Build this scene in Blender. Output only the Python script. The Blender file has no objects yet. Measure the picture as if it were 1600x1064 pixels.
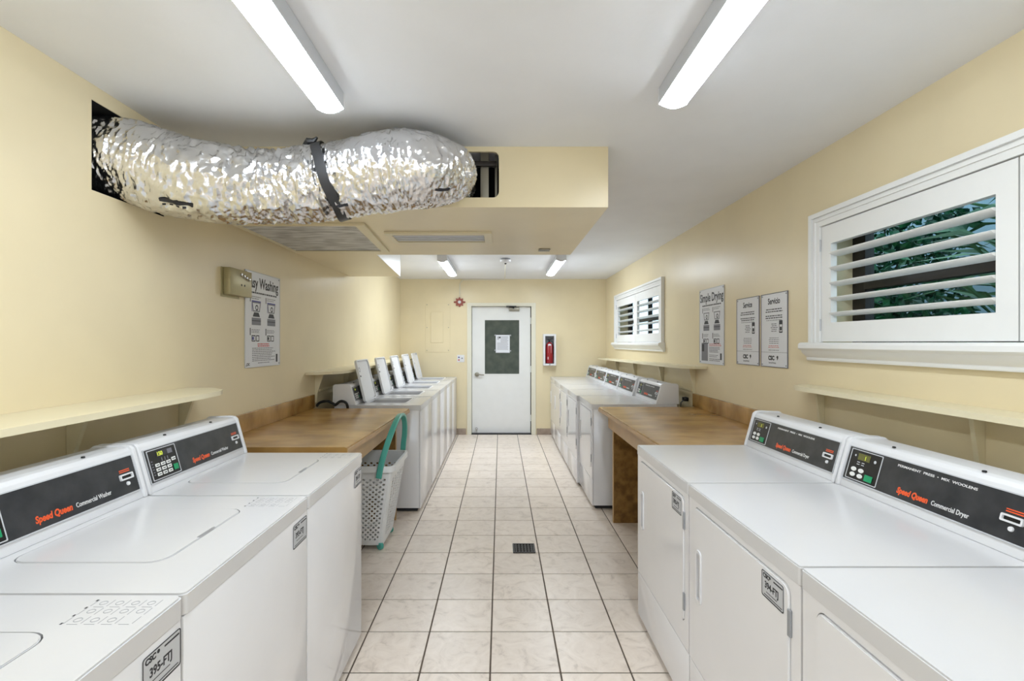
import bpy, bmesh, math, random
from mathutils import Vector, Matrix, noise
from mathutils.geometry import tessellate_polygon

random.seed(7)
C = bpy.context.scene.collection
PI = math.pi

# ------------------------------------------------------------------ camera, world, exposure
cam_d = bpy.data.cameras.new('camera')
cam = bpy.data.objects.new('camera', cam_d)
C.objects.link(cam)
cam_d.sensor_width = 36.0
cam_d.lens = 774.0 / 1600.0 * 36.0
cam.location = (0, 0, 1.455)
cam.rotation_euler = (PI / 2, 0, 0)
cam_d.shift_x = (800 - 782) / 1600.0
cam_d.shift_y = (535 - 532) / 1600.0
cam_d.clip_start = 0.02
bpy.context.scene.camera = cam

world = bpy.data.worlds.new('sky')
bpy.context.scene.world = world
world.use_nodes = True
wb = world.node_tree.nodes['Background']
wb.inputs['Color'].default_value = (0.80, 0.90, 1.0, 1)
wb.inputs['Strength'].default_value = 3.3

vs = bpy.context.scene.view_settings
vs.view_transform = 'Standard'
vs.look = 'None'
vs.exposure = 0.34
vs.gamma = 1.0
vs.use_curve_mapping = False
LAMP = 31.0          # brightness of every diffuser

# ------------------------------------------------------------------ materials
def lin(c):
    out = []
    for v in c:
        v = v / 255.0
        out.append(v / 12.92 if v <= 0.04045 else ((v + 0.055) / 1.055) ** 2.4)
    return (out[0], out[1], out[2], 1.0)

def mat(name, col, rough=0.5, metal=0.0, var=0.0, vscale=8.0, col2=None, bump=0.0, bscale=60.0,
        spec=0.5, emit=None, estr=0.0, coat=0.0, stretch=None, detail=4.0):
    m = bpy.data.materials.new(name)
    m.use_nodes = True
    nt = m.node_tree
    b = nt.nodes['Principled BSDF']
    c = lin(col)
    b.inputs['Base Color'].default_value = c
    b.inputs['Roughness'].default_value = rough
    b.inputs['Metallic'].default_value = metal
    b.inputs['Specular IOR Level'].default_value = spec
    b.inputs['Coat Weight'].default_value = coat
    b.inputs['Coat Roughness'].default_value = 0.08
    tc = nt.nodes.new('ShaderNodeTexCoord')
    src = tc.outputs['Object']
    if stretch:
        mp = nt.nodes.new('ShaderNodeMapping')
        mp.inputs['Scale'].default_value = stretch
        nt.links.new(src, mp.inputs['Vector'])
        src = mp.outputs['Vector']
    if col2 is None and var > 0:
        col2 = tuple(max(0, v * (1 - var)) for v in col)
    if col2 is not None:
        n = nt.nodes.new('ShaderNodeTexNoise')
        n.inputs['Scale'].default_value = vscale
        n.inputs['Detail'].default_value = detail
        nt.links.new(src, n.inputs['Vector'])
        r = nt.nodes.new('ShaderNodeValToRGB')
        r.color_ramp.elements[0].position = 0.35
        r.color_ramp.elements[1].position = 0.65
        r.color_ramp.elements[0].color = lin(col2)
        r.color_ramp.elements[1].color = c
        nt.links.new(n.outputs['Fac'], r.inputs['Fac'])
        nt.links.new(r.outputs['Color'], b.inputs['Base Color'])
    if bump > 0:
        n2 = nt.nodes.new('ShaderNodeTexNoise')
        n2.inputs['Scale'].default_value = bscale
        n2.inputs['Detail'].default_value = 3
        nt.links.new(src, n2.inputs['Vector'])
        bp = nt.nodes.new('ShaderNodeBump')
        bp.inputs['Strength'].default_value = bump
        bp.inputs['Distance'].default_value = 0.004
        nt.links.new(n2.outputs['Fac'], bp.inputs['Height'])
        nt.links.new(bp.outputs['Normal'], b.inputs['Normal'])
    if emit:
        b.inputs['Emission Color'].default_value = lin(emit)
        b.inputs['Emission Strength'].default_value = estr
    return m

M = {}
M['wall'] = mat('yellow_wall_paint', (233, 218, 182), 0.32, var=0.025, vscale=2.2, bump=0.12, bscale=14, spec=0.35)
M['trimcream'] = mat('cream_shelf_paint', (232, 221, 188), 0.4, var=0.02, vscale=4, bump=0.05)
M['ceiling'] = mat('ceiling_paint', (240, 241, 244), 0.7, var=0.015, vscale=3, bump=0.08, bscale=60)
M['white'] = mat('white_enamel', (236, 235, 237), 0.11, var=0.012, vscale=3, spec=0.5, bump=0.015, bscale=5)
M['whitetop_dim'] = mat('white_enamel_dim', (216, 215, 216), 0.17, var=0.01, vscale=4, spec=0.5)  # same enamel as the bodies, darkened to offset the strong light from above
M['plastic'] = mat('white_plastic', (226, 226, 228), 0.35)
M['basket'] = mat('basket_plastic', (232, 234, 235), 0.4)
M['inner'] = mat('lid_inside_enamel', (232, 232, 234), 0.3)
M['wood'] = mat('white_wood_paint', (240, 240, 238), 0.35, var=0.012, vscale=5)
M['dark'] = mat('dark_gap', (26, 26, 28), 0.6)
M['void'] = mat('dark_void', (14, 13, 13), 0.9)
M['panel'] = mat('charcoal_panel', (44, 46, 50), 0.3, col2=(60, 61, 64), vscale=14, spec=0.4)
M['black'] = mat('black_plastic', (18, 18, 20), 0.4)
M['grey'] = mat('grey_plastic', (150, 152, 156), 0.45)
M['lightgrey'] = mat('light_grey', (198, 200, 204), 0.4)
M['key'] = mat('key_white', (235, 235, 232), 0.4)
M['green'] = mat('start_green', (20, 150, 98), 0.35, emit=(20, 150, 98), estr=0.0)
M['lcd'] = mat('display_glass', (96, 96, 50), 0.2)
M['digit'] = mat('display_digit', (210, 220, 70), 0.4, emit=(200, 215, 60), estr=0.35)
M['orange'] = mat('orange_print', (236, 92, 44), 0.45)
M['whiteprint'] = mat('white_print', (226, 226, 226), 0.45)
M['ink'] = mat('black_ink', (42, 42, 48), 0.6)
M['inkgrey'] = mat('grey_ink', (118, 118, 126), 0.6)
M['inkred'] = mat('red_ink', (190, 60, 60), 0.6)
M['inkblue'] = mat('blue_ink', (70, 66, 140), 0.6)
M['paper'] = mat('poster_white', (226, 228, 234), 0.25, var=0.01)
M['chrome'] = mat('chrome', (190, 190, 192), 0.22, metal=1.0)
M['steel'] = mat('dull_steel', (150, 145, 132), 0.4, metal=0.6)
M['beigebox'] = mat('beige_metal', (176, 166, 128), 0.35, metal=0.35, var=0.05)
M['teal'] = mat('teal_plastic', (84, 172, 158), 0.35)
M['strap'] = mat('black_strap', (40, 40, 42), 0.4)
M['red'] = mat('extinguisher_red', (150, 30, 36), 0.3)
M['brick'] = mat('alarm_red_brown', (150, 72, 56), 0.5)
M['grout'] = mat('grout', (112, 98, 86), 0.85, var=0.15, vscale=20)
M['basetile'] = mat('baseboard_tile', (168, 150, 134), 0.4, col2=(150, 132, 118), vscale=14)
M['doorglass'] = mat('dark_tinted_glass', (82, 88, 78), 0.3, col2=(66, 74, 66), vscale=9, spec=0.3)
M['doorpaint'] = mat('door_paint', (234, 234, 232), 0.35, var=0.01)
M['framepaint'] = mat('frame_paint', (230, 226, 208), 0.4)
M['cable'] = mat('black_rubber', (24, 24, 24), 0.6)
M['bronze'] = mat('dark_bronze', (40, 33, 30), 0.4, metal=0.2)
M['extwall'] = mat('pale_blue_render', (120, 140, 150), 0.8, var=0.1, vscale=3)
M['soil'] = mat('soil', (60, 62, 46), 0.9, var=0.3, vscale=8)
M['leaf'] = mat('leaf', (36, 104, 62), 0.28, col2=(18, 62, 50), vscale=6)
M['leaf2'] = mat('strap_leaf', (84, 120, 84), 0.35, col2=(44, 84, 60), vscale=6)
M['laminate'] = mat('brown_laminate', (189, 148, 86), 0.24, col2=(152, 114, 60), vscale=5.0, detail=10, spec=0.5, stretch=(0.8, 1.5, 1.0))
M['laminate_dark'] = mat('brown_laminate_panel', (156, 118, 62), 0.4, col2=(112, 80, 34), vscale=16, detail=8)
M['edge'] = mat('tan_edge_band', (196, 160, 112), 0.4, var=0.05, vscale=10)
M['filter'] = mat('grey_foam', (172, 172, 170), 0.8)

def foil():
    m = bpy.data.materials.new('crumpled_foil')
    m.use_nodes = True
    nt = m.node_tree
    b = nt.nodes['Principled BSDF']
    b.inputs['Metallic'].default_value = 1.0
    b.inputs['Roughness'].default_value = 0.24
    b.inputs['Base Color'].default_value = lin((226, 226, 228))
    tc = nt.nodes.new('ShaderNodeTexCoord')
    v = nt.nodes.new('ShaderNodeTexVoronoi')
    v.inputs['Scale'].default_value = 46
    nt.links.new(tc.outputs['Object'], v.inputs['Vector'])
    n = nt.nodes.new('ShaderNodeTexNoise')
    n.inputs['Scale'].default_value = 55
    n.inputs['Detail'].default_value = 5
    nt.links.new(tc.outputs['Object'], n.inputs['Vector'])
    a = nt.nodes.new('ShaderNodeMath'); a.operation = 'ADD'
    nt.links.new(v.outputs['Distance'], a.inputs[0]); nt.links.new(n.outputs['Fac'], a.inputs[1])
    bp = nt.nodes.new('ShaderNodeBump')
    bp.inputs['Strength'].default_value = 0.32
    bp.inputs['Distance'].default_value = 0.006
    nt.links.new(a.outputs[0], bp.inputs['Height'])
    nt.links.new(bp.outputs['Normal'], b.inputs['Normal'])
    return m
M['foil'] = foil()

def tile_mat():
    m = mat('floor_tile_glaze', (212, 198, 186), 0.34, spec=0.45)
    nt = m.node_tree
    b = nt.nodes['Principled BSDF']
    oi = nt.nodes.new('ShaderNodeObjectInfo')
    tc = nt.nodes.new('ShaderNodeTexCoord')
    mp = nt.nodes.new('ShaderNodeMapping')
    nt.links.new(tc.outputs['Object'], mp.inputs['Vector'])
    sc = nt.nodes.new('ShaderNodeVectorMath'); sc.operation = 'SCALE'
    sc.inputs[0].default_value = (37, 21, 11)
    nt.links.new(oi.outputs['Random'], sc.inputs['Scale'])
    nt.links.new(sc.outputs[0], mp.inputs['Location'])
    n = nt.nodes.new('ShaderNodeTexNoise')
    n.inputs['Scale'].default_value = 9; n.inputs['Detail'].default_value = 9
    n.inputs['Roughness'].default_value = 0.65; n.inputs['Distortion'].default_value = 1.4
    nt.links.new(mp.outputs[0], n.inputs['Vector'])
    r = nt.nodes.new('ShaderNodeValToRGB')
    e = r.color_ramp.elements
    e[0].position = 0.3; e[0].color = lin((208, 193, 178))
    e[1].position = 0.62; e[1].color = lin((240, 227, 214))
    x = e.new(0.45); x.color = lin((232, 218, 204))
    nt.links.new(n.outputs['Fac'], r.inputs['Fac'])
    hsv = nt.nodes.new('ShaderNodeHueSaturation')
    mr = nt.nodes.new('ShaderNodeMapRange')
    mr.inputs['To Min'].default_value = 0.95; mr.inputs['To Max'].default_value = 1.04
    nt.links.new(oi.outputs['Random'], mr.inputs['Value'])
    nt.links.new(mr.outputs[0], hsv.inputs['Value'])
    nt.links.new(r.outputs['Color'], hsv.inputs['Color'])
    nt.links.new(hsv.outputs[0], b.inputs['Base Color'])
    bp = nt.nodes.new('ShaderNodeBump'); bp.inputs['Strength'].default_value = 0.15
    bp.inputs['Distance'].default_value = 0.003
    nt.links.new(n.outputs['Fac'], bp.inputs['Height']); nt.links.new(bp.outputs[0], b.inputs['Normal'])
    return m
M['tile'] = tile_mat()

def perf_mat():
    """sheet metal grille too fine to model: dark round perforations"""
    m = mat('perforated_grille', (196, 196, 192), 0.5)
    nt = m.node_tree
    b = nt.nodes['Principled BSDF']
    tc = nt.nodes.new('ShaderNodeTexCoord')
    mp = nt.nodes.new('ShaderNodeMapping'); mp.inputs['Scale'].default_value = (70, 70, 70)
    nt.links.new(tc.outputs['Object'], mp.inputs['Vector'])
    v = nt.nodes.new('ShaderNodeTexVoronoi'); v.inputs['Randomness'].default_value = 0.0
    v.inputs['Scale'].default_value = 1.0; v.voronoi_dimensions = '2D'
    nt.links.new(mp.outputs[0], v.inputs['Vector'])
    n = nt.nodes.new('ShaderNodeTexNoise'); n.inputs['Scale'].default_value = 7; n.inputs['Detail'].default_value = 6
    mp2 = nt.nodes.new('ShaderNodeMapping'); mp2.inputs['Rotation'].default_value = (0, 0, 0.7); mp2.inputs['Scale'].default_value = (1, 4, 1)
    nt.links.new(tc.outputs['Object'], mp2.inputs['Vector']); nt.links.new(mp2.outputs[0], n.inputs['Vector'])
    r = nt.nodes.new('ShaderNodeValToRGB')
    r.color_ramp.elements[0].position = 0.34; r.color_ramp.elements[0].color = lin((160, 158, 154))
    r.color_ramp.elements[1].position = 0.6; r.color_ramp.elements[1].color = lin((236, 236, 234))
    nt.links.new(n.outputs['Fac'], r.inputs['Fac'])
    th = nt.nodes.new('ShaderNodeMath'); th.operation = 'GREATER_THAN'; th.inputs[1].default_value = 0.27
    nt.links.new(v.outputs['Distance'], th.inputs[0])
    mx = nt.nodes.new('ShaderNodeMix'); mx.data_type = 'RGBA'
    mx.inputs[6].default_value = lin((120, 120, 120))
    nt.links.new(th.outputs[0], mx.inputs[0]); nt.links.new(r.outputs['Color'], mx.inputs[7])
    nt.links.new(mx.outputs[2], b.inputs['Base Color'])
    return m
M['perf'] = perf_mat()

def glass_mat():
    m = bpy.data.materials.new('window_glass')
    m.use_nodes = True
    nt = m.node_tree
    nt.nodes.remove(nt.nodes['Principled BSDF'])
    o = nt.nodes['Material Output']
    t = nt.nodes.new('ShaderNodeBsdfTransparent'); t.inputs[0].default_value = (0.72, 0.82, 0.84, 1)
    g = nt.nodes.new('ShaderNodeBsdfGlossy'); g.inputs['Roughness'].default_value = 0.02
    f0 = nt.nodes.new('ShaderNodeLayerWeight'); f0.inputs[0].default_value = 0.5
    f = nt.nodes.new('ShaderNodeMath'); f.operation = 'POWER'; f.inputs[1].default_value = 5.0
    nt.links.new(f0.outputs['Facing'], f.inputs[0])
    mx = nt.nodes.new('ShaderNodeMixShader')
    nt.links.new(f.outputs[0], mx.inputs[0]); nt.links.new(t.outputs[0], mx.inputs[1]); nt.links.new(g.outputs[0], mx.inputs[2])
    nt.links.new(mx.outputs[0], o.inputs[0])
    return m
M['glass'] = glass_mat()
M['lamp'] = mat('lamp_diffuser', (255, 255, 255), 0.5, emit=(234, 245, 255), estr=LAMP)
M['lamp_far'] = mat('lamp_diffuser_far', (255, 255, 255), 0.5, emit=(234, 245, 255), estr=LAMP * 1.5)

# ------------------------------------------------------------------ mesh helpers
def MB():
    return bmesh.new()

def add_box(bm, lo, hi, bev=0.0, seg=2):
    t = bmesh.new()
    vs_ = [t.verts.new((x, y, z)) for x in (lo[0], hi[0]) for y in (lo[1], hi[1]) for z in (lo[2], hi[2])]
    for f in ((0, 1, 3, 2), (4, 6, 7, 5), (0, 4, 5, 1), (2, 3, 7, 6), (0, 2, 6, 4), (1, 5, 7, 3)):
        t.faces.new([vs_[i] for i in f])
    if bev > 0:
        bmesh.ops.bevel(t, geom=t.edges[:], offset=bev, segments=seg, affect='EDGES', profile=0.5)
    merge(bm, t)
    return bm

def merge(bm, t, mtx=None):
    t.verts.index_update()
    nv = [bm.verts.new((mtx @ v.co) if mtx else v.co) for v in t.verts]
    for f in t.faces:
        try:
            bm.faces.new([nv[v.index] for v in f.verts])
        except ValueError:
            pass
    t.free()

def box(lo, hi, bev=0.0, seg=2):
    return add_box(MB(), lo, hi, bev, seg)

def rrect(x0, y0, x1, y1, r=0.0, n=5):
    if r <= 0:
        return [(x0, y0), (x1, y0), (x1, y1), (x0, y1)]
    out = []
    for cx, cy, a in ((x1 - r, y0 + r, -90), (x1 - r, y1 - r, 0), (x0 + r, y1 - r, 90), (x0 + r, y0 + r, 180)):
        for i in range(n + 1):
            t = math.radians(a + 90 * i / n)
            out.append((cx + r * math.cos(t), cy + r * math.sin(t)))
    return out

def circ(cx, cy, r, n=20):
    return [(cx + r * math.cos(2 * PI * i / n), cy + r * math.sin(2 * PI * i / n)) for i in range(n)]

def add_plate(bm, outer, holes, w0, w1, fm=lambda u, v, w: (u, v, w)):
    """flat sheet with holes: outline in (u, v), thickness from w0 to w1, placed by fm"""
    loops = [outer] + list(holes)
    tris = tessellate_polygon([[Vector((p[0], p[1], 0)) for p in l] for l in loops])
    flat = [p for l in loops for p in l]
    A = [bm.verts.new(fm(p[0], p[1], w0)) for p in flat]
    B = [bm.verts.new(fm(p[0], p[1], w1)) for p in flat]
    for t in tris:
        try:
            bm.faces.new([A[i] for i in t]); bm.faces.new([B[i] for i in reversed(t)])
        except ValueError:
            pass
    k = 0
    for l in loops:
        n = len(l)
        for i in range(n):
            a, b_ = k + i, k + (i + 1) % n
            bm.faces.new([A[a], A[b_], B[b_], B[a]])
        k += n
    bmesh.ops.recalc_face_normals(bm, faces=bm.faces[:])
    return bm

def plate(outer, holes, w0, w1, fm=lambda u, v, w: (u, v, w)):
    return add_plate(MB(), outer, holes, w0, w1, fm)

def add_prism(bm, prof, x0, x1, bev=0.0, fm=lambda a, b, w: (w, a, b)):
    t = MB()
    add_plate(t, prof, [], x0, x1, fm)
    if bev > 0:
        bmesh.ops.dissolve_limit(t, angle_limit=0.01, verts=t.verts[:], edges=t.edges[:])
        bmesh.ops.bevel(t, geom=t.edges[:], offset=bev, segments=2, affect='EDGES', profile=0.5)
    merge(bm, t)
    return bm

def add_tube(bm, pts, r, n=8, cap=True):
    pts = [Vector(p) for p in pts]
    rings = []
    up = None
    for i, p in enumerate(pts):
        d = (pts[min(i + 1, len(pts) - 1)] - pts[max(i - 1, 0)]).normalized()
        if up is None:
            up = Vector((0, 0, 1)) if abs(d.z) < 0.9 else Vector((1, 0, 0))
        s = d.cross(up).normalized(); up = s.cross(d).normalized()
        rr = r[i] if isinstance(r, (list, tuple)) else r
        rings.append([bm.verts.new(p + rr * (math.cos(2 * PI * k / n) * s + math.sin(2 * PI * k / n) * up)) for k in range(n)])
    for i in range(len(rings) - 1):
        for k in range(n):
            bm.faces.new([rings[i][k], rings[i][(k + 1) % n], rings[i + 1][(k + 1) % n], rings[i + 1][k]])
    if cap:
        bm.faces.new(rings[0][::-1]); bm.faces.new(rings[-1])
    return bm

def tube(pts, r, n=8, cap=True):
    return add_tube(MB(), pts, r, n, cap)

def add_lathe(bm, prof, n=24, fm=lambda x, y, z: (x, y, z)):
    """prof: (radius, height) pairs around local z"""
    rings = [[bm.verts.new(fm(r * math.cos(2 * PI * k / n), r * math.sin(2 * PI * k / n), h)) for k in range(n)] for r, h in prof]
    for i in range(len(rings) - 1):
        for k in range(n):
            bm.faces.new([rings[i][k], rings[i][(k + 1) % n], rings[i + 1][(k + 1) % n], rings[i + 1][k]])
    bm.faces.new(rings[0][::-1]); bm.faces.new(rings[-1])
    return bm

def lathe(prof, n=24, fm=lambda x, y, z: (x, y, z)):
    return add_lathe(MB(), prof, n, fm)

def obj(name, bm, m, parent=None, loc=None, rot=None, flat=False):
    bmesh.ops.recalc_face_normals(bm, faces=bm.faces[:])
    me = bpy.data.meshes.new(name)
    bm.to_mesh(me); bm.free()
    if not flat:
        me.shade_smooth()
        me.set_sharp_from_angle(angle=math.radians(32))
    me.materials.append(M[m] if isinstance(m, str) else m)
    return link(name, me, parent, loc, rot)

def link(name, me, parent=None, loc=None, rot=None):
    o = bpy.data.objects.new(name, me)
    C.objects.link(o)
    if parent is not None:
        o.parent = parent
    if loc is not None:
        o.location = loc
    if rot is not None:
        o.rotation_euler = rot
    return o

def tag(o, label, cat, group=None):
    o['label'] = label; o['category'] = cat
    if group:
        o['group'] = group
    return o

def thing(name, label, cat, loc=(0, 0, 0), rot=(0, 0, 0), group=None):
    o = bpy.data.objects.new(name, None)
    C.objects.link(o)
    o.location = loc; o.rotation_euler = rot
    o.empty_display_size = 0.1
    return tag(o, label, cat, group)

def struct(name, label=None, loc=(0, 0, 0), rot=(0, 0, 0), bm=None, m=None):
    if bm is not None:
        o = obj(name, bm, m)
    else:
        o = bpy.data.objects.new(name, None); C.objects.link(o)
    o.location = loc; o.rotation_euler = rot
    o['kind'] = 'structure'
    if label:
        o['label'] = label
    return o

def stuff(o):
    o['kind'] = 'stuff'
    return o

def kids(o):
    return [c for c in ALLKIDS.get(o.name, [])]

def copy_tree(o, parent=None):
    c = o.copy(); C.objects.link(c)
    if parent is not None:
        c.parent = parent
    for ch in list(o.children):
        copy_tree(ch, c)
    return c

_tc = {}
def text_mesh(s, size, bold=0.0, shear=0.0, align='LEFT', sx=1.0, depth=0.0004):
    key = (s, size, bold, shear, align, sx)
    if key in _tc:
        return _tc[key]
    cu = bpy.data.curves.new('lettering', 'FONT')
    cu.body = s; cu.size = size; cu.offset = bold; cu.shear = shear; cu.align_x = align
    cu.extrude = depth; cu.resolution_u = 3
    o = bpy.data.objects.new('lettering', cu)
    C.objects.link(o)
    dg = bpy.context.evaluated_depsgraph_get()
    me = bpy.data.meshes.new_from_object(o.evaluated_get(dg))
    bpy.data.objects.remove(o); bpy.data.curves.remove(cu)
    if sx != 1.0:
        me.transform(Matrix.Diagonal((sx, 1, 1, 1)))
    _tc[key] = me
    return me

def text(s, size, m, parent, loc, name='lettering', **k):
    me = text_mesh(s, size, **k).copy()
    me.materials.clear(); me.materials.append(M[m])
    return link(name, me, parent, loc)

# wall-mounted things are drawn flat: x right as one faces the wall, y up, z out of the wall
def rot_from(cx, cy, cz):
    return Matrix((cx, cy, cz)).transposed().to_euler()
ROT_R = rot_from((0, -1, 0), (0, 0, 1), (-1, 0, 0))
ROT_L = rot_from((0, 1, 0), (0, 0, 1), (1, 0, 0))
ROT_B = rot_from((1, 0, 0), (0, 0, 1), (0, -1, 0))

# ------------------------------------------------------------------ the room
XL, XR, YB, YF, ZC = -1.58, 1.67, 7.82, -2.2, 2.455
T = 0.2

# floor: slab plus single tiles
fl = struct('floor', 'square beige ceramic floor tiles with dark grout', bm=box((XL - T, YF - T, -0.12), (XR + T, 8.15, -0.005)), m='grout')
TX0, TP, TY0, TPY = -0.0454, 0.3105, 2.183, 0.3112
G = 0.0075
def tile_bm(w, d):
    return box((-w / 2, -d / 2, -0.0045), (w / 2, d / 2, 0.0), 0.0014, 1)
tile_cache = {}
rest = MB()
for k in range(-15, 19):
    for n in range(-5, 6):
        x0, x1 = TX0 + n * TP + G / 2, TX0 + (n + 1) * TP - G / 2
        y0, y1 = TY0 + k * TPY + G / 2, TY0 + (k + 1) * TPY - G / 2
        x0 = max(x0, XL + 0.002); x1 = min(x1, XR - 0.002); y1 = min(y1, YB - 0.002); y0 = max(y0, YF + 0.002)
        if y1 - y0 < 0.01 or x1 - x0 < 0.01:
            continue
        if k < -4:
            add_box(rest, (x0, y0, -0.0045), (x1, y1, 0))
            continue
        key = (round(x1 - x0, 4), round(y1 - y0, 4))
        if key not in tile_cache:
            o = obj('floor_tile', tile_bm(*key), 'tile', fl)
            tile_cache[key] = o.data
        else:
            o = link('floor_tile', tile_cache[key], fl)
        o.location = ((x0 + x1) / 2, (y0 + y1) / 2, 0)
stuff(obj('floor_tile_field', rest, 'tile', fl))

# ceiling
struct('ceiling', 'smooth pale grey painted ceiling', bm=box((XL - T, YF - T, ZC), (XR + T, 8.15, ZC + 0.12)), m='ceiling')

# walls
HOLE_L = (1.914, 2.045, 2.33, 2.395)     # y0, z0, y1, z1 of the opening for the duct
struct('wall_left', 'pale yellow painted wall with a square duct opening',
       bm=plate([(YF, 0), (8.1, 0), (8.1, ZC), (YF, ZC)], [rrect(*HOLE_L)], XL, XL - T, lambda u, v, w: (w, u, v)), m='wall')
W1 = (0.605, 1.455, 2.562, 2.052)        # y0, z0, y1, z1
W2 = (5.12, 1.455, 7.07, 2.052)
struct('wall_right', 'pale yellow painted wall with two shuttered windows',
       bm=plate([(YF, 0), (8.1, 0), (8.1, ZC), (YF, ZC)], [rrect(*W1), rrect(*W2)], XR, XR + T, lambda u, v, w: (w, u, v)), m='wall')
DX0, DX1, DZ = -0.505, 0.535, 2.06
struct('wall_back', 'pale yellow painted end wall around the white door',
       bm=plate([(XL, 0), (DX0, 0), (DX0, DZ), (DX1, DZ), (DX1, 0), (XR, 0), (XR, ZC), (XL, ZC)], [], YB, YB + T, lambda u, v, w: (u, w, v)), m='wall')
struct('wall_front', 'unseen pale yellow wall with a doorway added to let skylight in', bm=plate([(XL, 0), (-0.5, 0), (-0.5, 2.1), (0.55, 2.1), (0.55, 0), (XR, 0), (XR, ZC), (XL, ZC)], [], YF - T, YF, lambda u, v, w: (u, w, v)), m='wall')  # the doorway is added so skylight can fill the room
struct('bounce_ground', 'unseen pale ground added outside the doorway to bounce skylight', bm=box((-4, YF - 6, -0.14), (4, YF - T, -0.02)), m='lightgrey')  # pale surface added out of view to bounce skylight indoors

# black box behind the left wall opening, painting its shade and blocking skylight
cav = thing('duct_cavity', 'dark framed cavity behind the square opening high in the left wall', 'wall cavity', (XL, 2.12, 2.22))
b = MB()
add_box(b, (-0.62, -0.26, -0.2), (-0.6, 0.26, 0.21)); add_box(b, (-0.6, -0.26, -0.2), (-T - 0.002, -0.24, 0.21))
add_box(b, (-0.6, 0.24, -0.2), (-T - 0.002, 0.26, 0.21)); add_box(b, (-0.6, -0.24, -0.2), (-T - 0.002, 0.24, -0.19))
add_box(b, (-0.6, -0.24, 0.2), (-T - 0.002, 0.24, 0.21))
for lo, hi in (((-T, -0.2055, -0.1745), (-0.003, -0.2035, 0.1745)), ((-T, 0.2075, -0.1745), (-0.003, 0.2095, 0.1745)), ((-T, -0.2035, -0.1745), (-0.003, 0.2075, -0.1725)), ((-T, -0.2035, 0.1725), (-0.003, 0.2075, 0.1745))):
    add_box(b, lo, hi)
obj('shade_liner', b, 'void', cav)
obj('metal_rail', box((-0.16, -0.2, 0.125), (-0.13, 0.205, 0.15), 0.003), 'steel', cav)

# soffit (boxed bulkhead)
SX, SY0, SY1, SZ = 0.55, 2.53, 3.90, 2.145
b = plate([(XL, SZ), (SX, SZ), (SX, ZC), (XL, ZC)], [rrect(-0.60, 2.195, -0.008, 2.43, 0.03)], SY0, SY0 + 0.016, lambda u, v, w: (u, w, v))
add_box(b, (XL, SY0 + 0.016, SZ), (SX, SY1, SZ + 0.016))
add_box(b, (SX - 0.016, SY0 + 0.016, SZ + 0.016), (SX, SY1, ZC))
add_box(b, (XL, SY1 - 0.016, SZ + 0.016), (SX - 0.016, SY1, ZC))
add_prism(b, [(XL, SY1), (-0.975, SY1), (-1.052, 5.18), (XL, 5.18)], SZ, ZC, fm=lambda a, c, w: (a, c, w))
so = struct('soffit', 'boxed pale yellow bulkhead under the ceiling with a ragged duct hole', bm=b, m='wall')
obj('lit_side_face', add_prism(MB(), [(-0.974, SY1 + 0.002), (-0.970, SY1 + 0.002), (-1.048, 5.18), (-1.052, 5.18)], SZ, ZC, fm=lambda a, c, w: (a, c, w)), 'wood', so)  # white skin paints in the nearby lamp's glare on the yellow side
obj('metal_stud', box((-0.105, SY0 + 0.07, SZ + 0.02), (-0.062, SY0 + 0.11, ZC - 0.002), 0.002), 'steel', so)
obj('metal_stud', box((-0.03, SY0 + 0.10, SZ + 0.02), (-0.015, SY0 + 0.14, ZC - 0.002), 0.002), 'steel', so)
obj('metal_rail', box((-0.62, SY0 + 0.05, 2.375), (-0.02, SY0 + 0.07, 2.40), 0.002), 'bronze', so)
obj('cavity_shade', box((-0.9, SY0 + 0.30, SZ + 0.02), (0.2, SY0 + 0.31, ZC - 0.003)), 'void', so)  # black sheet paints in the shade inside the bulkhead

# baseboards of the end wall
def baseboard(name, x0, x1, cuts):
    bb = struct(name, 'taupe ceramic baseboard tiles along the end wall', (0, 0, 0))
    xs = [x0] + cuts + [x1]
    for a, c in zip(xs[:-1], xs[1:]):
        obj('baseboard_tile', box((a + 0.002, YB - 0.012, 0.001), (c - 0.002, YB - 0.001, 0.098), 0.002, 1), 'basetile', bb)
baseboard('baseboard_back_left', XL + 0.01, DX0 - 0.035, [-1.27, -0.96, -0.665])
baseboard('baseboard_back_right', DX1 + 0.035, XR - 0.01, [0.61, 0.89, 1.2, 1.5])

# ------------------------------------------------------------------ door at the end
dr = struct('door_1', 'white door with a dark half-height glass pane', (0, YB, 0), ROT_B)
# local: x right, y up, z towards the room; the recess is at negative z
def door_frame():
    b = MB()
    o = [(DX0, 0.001), (DX0 + 0.045, 0.001), (DX0 + 0.045, DZ - 0.03), (DX1 - 0.045, DZ - 0.03), (DX1 - 0.045, 0.001), (DX1, 0.001), (DX1, DZ), (DX0, DZ)]
    add_plate(b, o, [], -0.14, 0.001)
    o2 = [(DX0 - 0.02, 0.001), (DX0 + 0.012, 0.001), (DX0 + 0.012, DZ - 0.006), (DX1 - 0.012, DZ - 0.006), (DX1 - 0.012, 0.001), (DX1 + 0.02, 0.001), (DX1 + 0.02, DZ + 0.018), (DX0 - 0.02, DZ + 0.018)]
    add_plate(b, o2, [], 0.001, 0.012)
    return b
obj('door_frame', door_frame(), 'framepaint', dr)
obj('light_seal', plate(rrect(DX0 + 0.001, 0.001, DX1 - 0.001, DZ - 0.001), [rrect(DX0 + 0.075, 0.02, DX1 - 0.085, DZ - 0.07)], -0.16, -0.141), 'framepaint', dr)  # plate added behind the leaf to block skylight leaking round its edges
LX0, LX1 = DX0 + 0.050, DX1 - 0.058
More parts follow.
